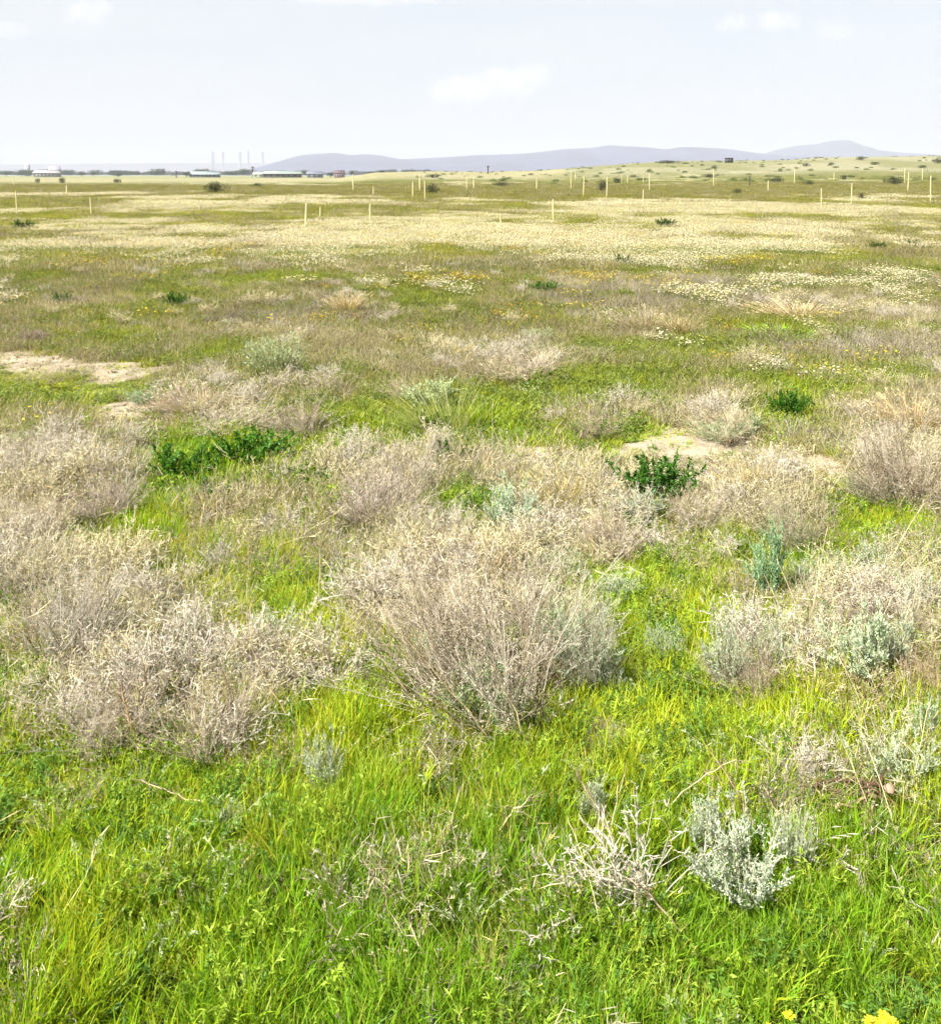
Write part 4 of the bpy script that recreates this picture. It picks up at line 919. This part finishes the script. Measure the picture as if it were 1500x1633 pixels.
# fallen branch
def fallen_branch():
    p, t = on_ground(1355, 1300)
    root = empty('fallen_branch', (p.x, p.y, p.z + .03), 0, (1.1, 1.0, 1.0)); tag(root, 'dark brown dead branch lying in grass with a torn pale end', 'branch')
    mb = MB()
    def line(a, c, r0, r1, col, k=8, wob=.006):
        L = np.linspace(a, c, k) + RNG.normal(size=(k, 3)) * wob; tube(mb, L[None], np.linspace(r0, r1, k)[None], cvar(col, 1, .05), 6)
    br = S(120, 92, 66)
    line((-.12, .05, .035), (.09, -.015, .05), .003, .006, br); line((.02, .0, .05), (.08, -.06, .03), .005, .003, br)
    line((-.11, .02, .03), (.05, -.03, .04), .004, .006, S(150, 124, 90)); line((.03, -.04, .04), (-.1, -.07, .03), .004, .002, S(196, 176, 130)); line((.06, .0, .05), (.1, .05, .06), .005, .002, br)
    for _ in range(26):
        a = np.array([RNG.uniform(-.12, .08), RNG.uniform(-.06, .05), .035]); line(a, a + RNG.normal(size=3) * [.05, .04, .015] + [0, 0, .012], .0016, .0008, S(176, 150, 116), 4, .003)
    o = link('wood', mb.mesh('branch_wood', M_bark), root); o.color = (1, 1, 1, 1)
    mb = MB(); V = np.array([(.045, -.02, .062), (.075, -.012, .078), (.085, -.03, .066), (.07, -.05, .052), (.05, -.045, .054), (.06, -.03, .072)])
    V2 = V - [0, 0, .007]
    T = [(0, 1, 5), (1, 2, 5), (2, 3, 5), (3, 4, 5), (4, 0, 5)]; Tb = [(6 + a, 6 + c_, 6 + b_) for a, b_, c_ in T]
    Tsd = []
    for a in range(5): c_ = (a + 1) % 5; Tsd += [(a, 6 + a, 6 + c_), (a, 6 + c_, c_)]
    V = (V - [.065, -.03, .06]) * .6 + [.075, -.03, .06]; V2 = V - [0, 0, .004]
    mb.add(np.concatenate([V, V2]), T + Tb + Tsd, S(226, 190, 160)); o = link('bark_flake', mb.mesh('bark_flake', M_bark), root); o.color = (1, 1, 1, 1)
fallen_branch()

# yellow flowers at the near edge
def yellow_flower(px, py, w_, label):
    dx, dy, dz = ray(px, py); h = .13; t = (CAMH - h) / -dz
    x, y = dx * t, dy * t; z0 = float(ground(x, y)); root = empty('yellow_flower', (x, y, z0)); tag(root, label, 'flower', 'yellow flowers in the near grass')
    st = MB(); Ls = grow(np.zeros((3, 3)) + [0, 0, -.01], unit(RNG.normal(size=(3, 3)) * .12 + [0, 0, 1]), np.full(3, h - z0), 6); tube(st, Ls, np.tile(np.linspace(.0022, .0016, 6), (3, 1)), cvar(S(130, 160, 60), 3))
    o = link('stem', st.mesh('flower_stem', M_bark), root); o.color = (1, 1, 1, 1)
    lf = MB(); m = 26; ii = RNG.integers(0, 3, m); p, dd = along(Ls, ii, rnd(m, .05, .7)); d2 = unit(RNG.normal(size=(m, 3)) + [0, 0, .4]); L = rnd(m, .02, .045)
    ribbon(lf, np.stack([p, p + d2 * (L / 2)[:, None], p + (d2 - [0, 0, .2]) * L[:, None]], 1), np.stack([L * .1, L * .3, L * 0], 1), unit(np.cross(d2, RNG.normal(size=(m, 3)))), cvar(S(120, 160, 50), m))
    o = link('foliage', lf.mesh('flower_leaf', M_leaf), root); o.color = (1, 1, 1, 1); o['kind'] = 'stuff'
    nh = 26
    pe = MB()
    for q in range(nh):
        c = np.array([RNG.normal() * w_ * .24, RNG.normal() * w_ * .24, h - z0 + RNG.uniform(-.02, .012)])
        n_ = 22; an = np.linspace(0, 6.283, n_, False) + rnd(n_, -.1, .1); ring = np.arange(n_) % 2
        d2 = unit(np.stack([np.cos(an), np.sin(an), .35 + ring * .9], 1)); L = np.full(n_, w_ * .13) * (1 - ring * .3) * rnd(n_, .8, 1.1)
        pp = np.tile(c, (n_, 1)); Q = np.stack([pp, pp + d2 * (L * .6)[:, None], pp + unit(d2 + [0, 0, -.1]) * L[:, None]], 1)
        sdv = np.stack([-np.sin(an), np.cos(an), np.zeros(n_)], 1); ribbon(pe, Q, np.stack([L * .2, L * .34, L * .22], 1), sdv, cvar(S(250, 236, 50, .55), n_, .08, .03))
    o = link('petals', pe.mesh('flower_petal', M_wildpetal), root); o.color = (1, 1, 1, 1); o['kind'] = 'stuff'
yellow_flower(1240, 1668, .085, 'smaller yellow flower cluster poking into view at the bottom edge')
yellow_flower(1418, 1664, .11, 'larger yellow flower cluster at the bottom edge, towards the corner')

# ------------------------------------------------------------------ stakes
def box(mb, c, s, col, taper=1.0, rot=0):
    x, y, z = s; V = []
    for zz, k in ((-.5, 1), (.5, taper)):
        for a, d in ((-.5, -.5), (.5, -.5), (.5, .5), (-.5, .5)): V.append((a * x * k, d * y * k, zz * z))
    V = np.array(V); cr, sr = math.cos(rot), math.sin(rot)
    V = np.stack([V[:, 0] * cr - V[:, 1] * sr, V[:, 0] * sr + V[:, 1] * cr, V[:, 2]], 1) + np.array(c)
    T = [(0, 2, 1), (0, 3, 2), (4, 5, 6), (4, 6, 7), (0, 1, 5), (0, 5, 4), (1, 2, 6), (1, 6, 5), (2, 3, 7), (2, 7, 6), (3, 0, 4), (3, 4, 7)]
    mb.add(V, T, np.asarray(col))
M_wood = simple_mat('pale_wood', tuple(S(240, 226, 170, .62)), .8, 8, .15)
sk = MB()
def stake_mesh(v):
    mb = MB(); s = .055
    # square stake with a chamfered, weathered top and a slight bow
    n = 6; L = np.zeros((1, n, 3)); L[0, :, 2] = np.linspace(-.1, .98, n); L[0, :, 0] = np.sin(np.linspace(0, 3, n)) * .006 * (v - 1)
    tube(mb, L, np.full((1, n), s * .62) * np.array([1, 1, 1, 1, .97, .95]), cvar((1, 1, 1), 1, .02), 4)
    k = mb.n; top = np.concatenate(mb.V)[-4:]; mb.add(np.vstack([top, [[0, 0, 1.02 + .01 * v]]]), [(0, 1, 4), (1, 2, 4), (2, 3, 4), (3, 0, 4), (1, 0, 4), (2, 1, 4), (3, 2, 4), (0, 3, 4)], np.ones(3))
    return mb.mesh('stake', M_wood)
SM = [stake_mesh(v) for v in range(3)]
stakes = [(22, 281, 296), (27, 306, 341), (106, 295, 312), (146, 315, 344), (292, 282, 293), (318, 324, 335), (441, 283, 294), (487, 326, 368), (510, 330, 347), (590, 325, 353), (563, 279, 303), (595, 297, 310),
          (658, 290, 314), (669, 279, 303), (677, 288, 319), (744, 280, 302), (755, 284, 301), (855, 284, 302), (882, 318, 352), (910, 275, 301), (917, 272, 286), (930, 281, 313), (967, 284, 314), (991, 278, 292), (1000, 279, 291),
          (1025, 280, 291), (1035, 278, 303), (1025, 303, 330), (1137, 270, 296), (1224, 288, 304), (1266, 268, 292), (1309, 302, 333), (1329, 275, 287), (1357, 293, 326), (1442, 268, 291), (1447, 275, 304), (1470, 268, 287), (1483, 282, 323), (798, 340, 368)]
desc = ['leftmost far stake on the beige strip', 'tall stake at the left edge of the field', 'thin stake between the left edge and the second tall stake', 'second tall stake from the left edge, in front of pale flowers',
        'far stake near the dark tree on the left plain', 'faint short stake left of the power plant chimneys', 'far stake right of the chimneys', 'tallest nearest stake, left of centre in the flower carpet', 'short thick stake just right of the nearest tall one',
        'tall stake alone right of the short thick one', 'far stake below the left end of the lilac hills', 'short stake half way to the cluster of three', 'left stake of the cluster of three', 'farthest stake of the cluster of three', 'right and nearest stake of the cluster of three',
        'left stake of the far pair in the centre', 'right stake of the far pair in the centre', 'faint stake alone between the pairs', 'pale stake fading into flowers right of centre', 'stake in line with the small far one, right of centre', 'small far stake beside the line stake',
        'left stake of the bright pair right of centre', 'right stake of the bright pair right of centre', 'small stake behind the bright pair', 'tiny stake next to the small one behind the bright pair', 'short stake left of the stake below the hedge', 'stake below the dark hedge on the rise', 'leaning pale stake near the flowers below the hedge stake',
        'stake below the dark hut on the rise', 'short stake right of the hut stake', 'tall stake on the slope under the blue hill', 'stake standing in flowers right of the slope stake', 'far short stake under the flat topped hill', 'brightest stake on the right half', 'tall stake left of the dark shrub at right', 'second stake right of the dark shrub', 'small stake high on the slope near the right edge', 'stake cut close to the right edge', 'faint nearest stake in the centre of the flower carpet']
for q, ((px, yt, yb), ds) in enumerate(zip(stakes, desc)):
    p, t = on_ground(px, yb); h = (yb - yt) * t / F * 1.04
    o = link('stake', SM[q % 3]); o.location = p; th = max(1.0, t / 42.) if t < 90 else 2.1
    o.scale = (th * .78, th * .78, h); o.rotation_euler = (RNG.normal() * .015, RNG.normal() * .02, RNG.uniform(0, 1.5))
    tag(o, 'cream wooden ' + ds if not ds.startswith(('faint', 'pale')) else ds, 'stake', 'pale wooden stakes set out over the field')

# ------------------------------------------------------------------ far things
M_dark = simple_mat('weathered_pole', tuple(S(90, 84, 80)), .8, 5, .3)
def at_dist(px, py, Yd):
    dx, dy, dz = ray(px, py); t = Yd / dy; return Vector((dx * t, Yd, CAMH + dz * t)), t
def pole(px, yt, yb, Yd, label, wpx=2.2):
    if Yd is None: p, t = on_ground(px, yb)
    else:
        p, t = at_dist(px, yb, Yd); p.z = float(ground(p.x, p.y))
    pt, _ = at_dist(px, yt, p.y); h = pt.z - p.z; r = wpx * t / F / 2
    root = empty('utility_pole', p); tag(root, label, 'pole')
    mb = MB(); L = np.zeros((1, 4, 3)); L[0, :, 2] = np.linspace(-.3, h, 4); tube(mb, L, np.array([[r, r * .95, r * .85, r * .75]]), np.ones((1, 3)), 8); link('mast', mb.mesh('mast', M_dark), root)
    mb = MB(); box(mb, (0, 0, h * .9), (r * 5, r * .8, r * .8), (1, 1, 1)); link('crossarm', mb.mesh('crossarm', M_dark), root)
pole(778, 264, 279, 300, 'dark pole on the skyline in the centre of the view')
pole(403, 265, 279, 700, 'dark pole beside the long pale roofed building', 2.6)
pole(1195, 280, 296, None, 'short dark pole on the slope right of centre', 1.6)
pole(281, 272, 280, 600, 'small dark pole beside the lone tree on the left plain', 1.8)

# chimneys of the power plant
def ring_mesh(r0, r1, z0, z1, mat, nm, seg=14):
    mb = MB(); L = np.zeros((1, 5, 3)); L[0, :, 2] = np.linspace(z0, z1, 5); tube(mb, L, np.linspace(r0, r1, 5)[None], np.ones((1, 3)), seg); return mb.mesh(nm, mat)
M_conc_hazed = simple_mat('chimney_hazed', tuple(S(190, 190, 196)), .85, .1, .1)  # pale lower shaft: fading into haze is painted into this colour
M_conc_dark = simple_mat('chimney_dark', tuple(S(112, 104, 122)), .85, .1, .15)
M_clear_top = simple_mat('chimney_clear_top', tuple(S(120, 110, 124)), .8, .1, .1)  # upper shaft kept dark, above the painted haze
for px, yt, wpx, dk, frac, ds in [(340, 241, 4.2, True, .0, 'broad dark chimney stack standing leftmost on the plain'), (356, 242, 3.6, False, .72, 'second chimney from the left with a dark top above painted haze'),
                                 (383, 242, 4.6, False, .72, 'third chimney from the left, its dark top wide'), (396.5, 240, 3.2, False, .45, 'fourth chimney, half dark down from the top'), (419, 242, 4.4, False, .75, 'rightmost chimney with a dark top')]:
    Yd = 7400; p, t = at_dist(px, 279, Yd); p.z = 0; pt, _ = at_dist(px, yt, Yd); h = pt.z; r = wpx * t / F / 2
    root = empty('chimney_stack', p); tag(root, ds, 'chimney', 'power plant chimneys on the plain')
    link('shaft', ring_mesh(r * 1.15, r, -1, h * (.97 if dk else frac), M_conc_dark if dk else M_conc_hazed, 'shaft'), root)
    link('top_band', ring_mesh(r * 1.05, r * 1.0, h * (.97 if dk else frac), h, M_clear_top, 'top_band'), root)

# tree builder for the far plain
def tree_meshes(seed, low=False):
    cr = MB(); n = 900; c = RNG.normal(size=(n, 3)); c = unit(c) * (rnd(n) ** .4)[:, None]
    lob = 1 + .35 * np.sin(c[:, 0] * 5 + seed) * np.cos(c[:, 1] * 4 + seed * 2); c = c * lob[:, None] * ([.5, .5, .5] if low else [.5, .5, .36]) + [0, 0, .38 if low else .62]
    nrm = unit(RNG.normal(size=(n, 3))); a = unit(np.cross(nrm, RNG.normal(size=(n, 3)))); bb = np.cross(nrm, a); s = rnd(n, .02, .05)[:, None]
    V = np.stack([c - a * s, c + a * s * .9, c + bb * s * 1.4], 1); T = np.arange(n * 3).reshape(-1, 3); cr.add(V.reshape(-1, 3), T, np.repeat(cvar(S(96, 112, 62), n, .25), 3, 0))
    tr = MB(); L = np.array([[(0, 0, -.03), (.01, 0, .2), (-.01, .01, .45), (0, 0, .7)], [(0, 0, .25), (.08, .03, .4), (.16, .05, .55), (.22, .06, .66)], [(0, 0, .2), (-.08, -.02, .38), (-.17, .03, .52), (-.2, 0, .66)]], float)
    tube(tr, L, np.array([[.035, .028, .02, .01], [.018, .014, .01, .005], [.018, .014, .01, .005]]), cvar(S(110, 96, 80), 3), 6)
    return cr.mesh('crown', M_leaf), tr.mesh('trunk', M_bark)
TM = [tree_meshes(q) for q in range(3)]; TL = [tree_meshes(q + 5, True) for q in range(3)]
def far_tree(px, yt, yb, wpx, Yd, label, tint=(1, 1, 1), nm='tree', grp='trees on the far plain'):
    if Yd is None: p, t = on_ground(px, yb); 
    else: p, t = at_dist(px, yb, Yd); p.z = float(ground(p.x, p.y))
    h = (yb - yt) * t / F * 1.05; W = wpx * t / F
    v = RNG.integers(0, 3); root = empty(nm, p, RNG.uniform(0, 6), (W / .95, W / .95, h / .95)); tag(root, label, 'shrub' if 'shrub' in nm else 'tree', grp)
    a = link('crown', (TL if 'shrub' in nm else TM)[v][0], root); a.color = (*tint, 1); c_ = link('trunk', TM[v][1], root); c_.color = (1, 1, 1, 1)
DKG = (.55, .6, .5)
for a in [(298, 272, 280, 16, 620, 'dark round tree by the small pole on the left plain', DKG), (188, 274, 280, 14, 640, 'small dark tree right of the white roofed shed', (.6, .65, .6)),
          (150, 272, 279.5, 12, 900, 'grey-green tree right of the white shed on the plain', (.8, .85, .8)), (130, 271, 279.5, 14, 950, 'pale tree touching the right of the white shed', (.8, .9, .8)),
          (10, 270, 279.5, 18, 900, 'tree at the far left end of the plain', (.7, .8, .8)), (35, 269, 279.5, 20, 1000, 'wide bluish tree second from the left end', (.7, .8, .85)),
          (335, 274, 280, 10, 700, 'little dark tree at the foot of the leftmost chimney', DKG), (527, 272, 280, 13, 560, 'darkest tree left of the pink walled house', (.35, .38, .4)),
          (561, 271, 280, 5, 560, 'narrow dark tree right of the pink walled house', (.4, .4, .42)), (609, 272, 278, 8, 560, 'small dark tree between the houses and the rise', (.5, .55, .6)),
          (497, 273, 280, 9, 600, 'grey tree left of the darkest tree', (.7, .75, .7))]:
    far_tree(*a)
for a in [(60, 283, 291, 8, None, 'brown shrub on the beige strip near the leftmost stake', (.8, .62, .45)), (99, 281, 292, 10, None, 'olive brown shrub above the thin left stake', (.7, .62, .35)), (187, 284, 291, 12, None, 'dark brown low shrub on the beige strip', (.5, .4, .35)),
          (343, 288, 307, 34, None, 'large brownish shrub below the chimneys', (.75, .65, .5)), (688, 292, 308, 26, None, 'brownish shrub behind the cluster of three stakes', (.75, .66, .5)), (410, 291, 298, 20, None, 'olive shrub right of the large brownish one', (.6, .62, .3)),
          (690, 276, 283, 24, None, 'dark green shrub on the far side of the field, centre', (.6, .65, .4)), (1065, 255, 260, 44, None, 'dark hedge like shrub on the crest left of the hut', (.5, .55, .4)), (1138, 263, 269, 12, None, 'dark shrub on the slope under the hut', (.5, .52, .35)),
          (1285, 259, 265, 12, None, 'dark shrub on the crest below the flat topped hill, left', (.5, .5, .35)), (1325, 258, 263, 10, None, 'small dark shrub on the crest below the flat topped hill', (.55, .55, .4)), (1395, 257, 262, 14, None, 'dark shrub on the crest right of the flat topped hill', (.5, .52, .35)),
          (1426, 280, 293, 28, None, 'largest dark green shrub on the right slope', (.45, .5, .3)), (1240, 282, 290, 20, None, 'dark olive shrub at the foot of the slope, left one', (.5, .52, .3)), (1290, 287, 295, 16, None, 'dark olive shrub at the foot of the slope, right one', (.5, .52, .3)),
          (1345, 278, 286, 10, None, 'grey shrub in the middle of the right slope', (.6, .56, .5)), (1495, 250, 260, 14, None, 'shrub on the crest at the right edge', (.6, .6, .45)), (1372, 248, 255, 13, None, 'blue-grey shrub alone on the skyline at right', (.5, .5, .6)),
          (1470, 262, 268, 12, None, 'pale olive shrub high on the slope at right', (.7, .7, .5)), (960, 286, 304, 16, None, 'dark shrub behind the bright pair of stakes', (.55, .52, .4)), (985, 283, 291, 16, None, 'low dark shrub right of the bright pair of stakes', (.5, .55, .35)),
          (800, 289, 296, 30, None, 'wide olive shrub right of the central pole', (.55, .58, .35)), (1130, 276, 283, 20, None, 'grey-brown shrub left of the short dark pole', (.62, .6, .48)), (1175, 300, 309, 16, None, 'olive shrub in the green band below the dark pole', (.6, .62, .3)), (1373, 306, 318, 12, None, 'dark olive shrub right of the brightest stake', (.5, .55, .3))]:
    far_tree(*a, nm='field_shrub', grp='dark shrubs scattered far out in the field')

# tree belt on the plain
n = 420; by = RNG.uniform(1000, 2600, n); bxp = RNG.uniform(-150, 700, n)
bX = (bxp - CX) / F * .94 * by; bZ = ground(bX, by)
kk = fbm(bxp / 40., by / 500., 151) > .38
bX, by, bZ = bX[kk], by[kk], bZ[kk]; n = len(bX); s = rnd(n, 5, 10)
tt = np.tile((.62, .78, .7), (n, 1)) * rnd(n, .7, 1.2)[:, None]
M_beltleaf = plant_mat('belt_leaf', .2, .8)
cr2 = TM[0][0].copy(); cr2.materials.clear(); cr2.materials.append(M_beltleaf); cr3 = TM[1][0].copy(); cr3.materials.clear(); cr3.materials.append(M_beltleaf)
cr4 = TL[0][0].copy(); cr4.materials.clear(); cr4.materials.append(M_beltleaf); cr5 = TL[1][0].copy(); cr5.materials.clear(); cr5.materials.append(M_beltleaf)
scatter('distant_trees', bX, by, RNG.integers(0, 2, n), tt, np.stack([np.zeros(n), np.zeros(n), rnd(n, 0, 6)], 1), np.stack([s * 2.2, s * 2, s], 1), [cr2, cr3], 'hazy belts of trees along the far plain', Z=bZ - .2)

# scrub speckle on the rise
n = 520; sy = RNG.uniform(150, 430, n); sx = (RNG.uniform(650, 1700, n) - CX) / F * .94 * sy; kk = fbm(sx / 18, sy / 40, 161) > .47; sx, sy = sx[kk], sy[kk]; n = len(sx)
tt = np.tile((1.9, 1.9, 1.3), (n, 1)) * rnd(n, .5, 1.2)[:, None]; s = rnd(n, .4, .95)
scatter('hillside_scrub', sx, sy, RNG.integers(0, 2, n), tt, np.stack([np.zeros(n), np.zeros(n), rnd(n, 0, 6)], 1), np.stack([s * 1.9, s * 1.9, s], 1), [cr4, cr5], 'low scrub speckling the grassy rise', Z=ground(sx, sy) - .25)

# buildings on the plain
def building(px0, px1, yt, yb, Yd, wall, roof, label, gable=True, nwin=4, nm='house', cat='building', roofk=.4):
    p, t = at_dist((px0 + px1) / 2, yb, Yd); p.z = float(ground(p.x, p.y)); W = (px1 - px0) * t / F; pt, _ = at_dist(px0, yt, Yd); H = pt.z - p.z; hw = H * (1 - roofk); D_ = min(W * .6, 14)
    root = empty(nm, p); tag(root, label, cat)
    mw = simple_mat(nm + '_wall', tuple(wall), .9, .6, .12); mr = simple_mat(nm + '_roof', tuple(roof), .7, .8, .15); mg = simple_mat(nm + '_glass', (.03, .035, .04), .2, 1, .1)
    mb = MB(); box(mb, (0, 0, hw / 2 - .15), (W, D_, hw + .3), (1, 1, 1)); link('wall', mb.mesh('wall', mw), root)
    mb = MB(); o = W * .02 + .15
    x, y = W / 2 + o, D_ / 2 + o; th = .18
    V = np.array([(-x, -y, hw), (x, -y, hw), (x, y, hw), (-x, y, hw), (-x, 0, H), (x, 0, H)]); V2 = V + [0, 0, th]
    T = [(0, 1, 5), (0, 5, 4), (2, 3, 4), (2, 4, 5), (0, 4, 3), (1, 2, 5)]
    mb.add(V2, T, np.ones(3)); mb.add(V + [0, 0, .003], [(0, 3, 2), (0, 2, 1)], np.ones(3))
    for a, c_ in ((0, 1), (1, 2), (2, 3), (3, 0)): mb.add([V[a], V[c_], V2[c_], V2[a]], [(0, 1, 2), (0, 2, 3)], np.ones(3))
    link('roof', mb.mesh('roof', mr), root)
    mb0 = MB(); box(mb0, (0, 0, 0), (min(1.4, W / nwin * .5), .12, hw * .4), (1, 1, 1)); wm = mb0.mesh('window', mg)
    for q in range(nwin):
        o_ = link('window', wm, root); o_.location = (-W / 2 + W * (q + .5) / nwin, -D_ / 2 - .03, hw * .55)
building(57, 92, 271.5, 277.8, 800, S(206, 202, 196), S(222, 219, 220), 'long low white roofed shed on the left plain', nm='shed', cat='shed', nwin=6)
building(79, 95, 264.5, 271, 1500, S(200, 190, 200), S(215, 205, 225), 'pale lilac roofed building behind the white shed')
building(40, 47, 262, 273, 1400, S(220, 225, 235), S(210, 215, 225), 'narrow pale block left of the white shed', nm='block', nwin=2, roofk=.1)
building(305, 348, 273.5, 279.5, 640, S(170, 180, 180), S(190, 205, 208), 'long pale teal building at the foot of the chimneys', nm='farm_building', nwin=7, roofk=.5)
building(405, 430, 274.5, 279.5, 640, S(226, 236, 200, .5), S(232, 240, 214, .5), 'small whitish building right of the dark pole', nm='hut', nwin=3)
building(422, 478, 273, 280, 600, S(140, 140, 128), S(200, 214, 200), 'long grey building with a pale green roof', nm='barn', nwin=6, roofk=.4)
building(533, 549, 271.5, 280, 560, S(222, 190, 196), S(120, 100, 100), 'pink walled house between dark trees')
building(490, 514, 273.5, 279.5, 590, S(170, 172, 180), S(150, 156, 170), 'low grey house left of the darkest tree', nwin=3)
def ridge_hut():
    p, t = on_ground(1162, 259); s = t / F; W, H = 11 * s, 7.8 * s
    root = empty('hut', p); tag(root, 'small dark square hut on the crest of the rise', 'hut')
    mw = simple_mat('hut_wall', tuple(S(110, 106, 112)), .9, 1, .2); mr = simple_mat('hut_roof', tuple(S(84, 84, 96)), .8, 1, .15); mg = simple_mat('hut_door', tuple(S(60, 56, 60)), .6, 1, .1)
    mb = MB(); box(mb, (0, 0, H * .42), (W, W * .8, H * .9), (1, 1, 1)); link('wall', mb.mesh('wall', mw), root)
    mb = MB(); box(mb, (0, 0, H * .93), (W * 1.1, W * .9, H * .12), (1, 1, 1), .96); link('roof', mb.mesh('roof', mr), root)
    mb = MB(); box(mb, (-W * .2, -W * .4 - .02, H * .35), (W * .25, .06, H * .6), (1, 1, 1)); link('door', mb.mesh('door', mg), root)
    mb = MB(); box(mb, (W * .22, -W * .4 - .02, H * .5), (W * .22, .06, H * .25), (1, 1, 1)); link('window', mb.mesh('window', mg), root)
ridge_hut()
print('done', sum(len(m.polygons) for m in bpy.data.meshes))
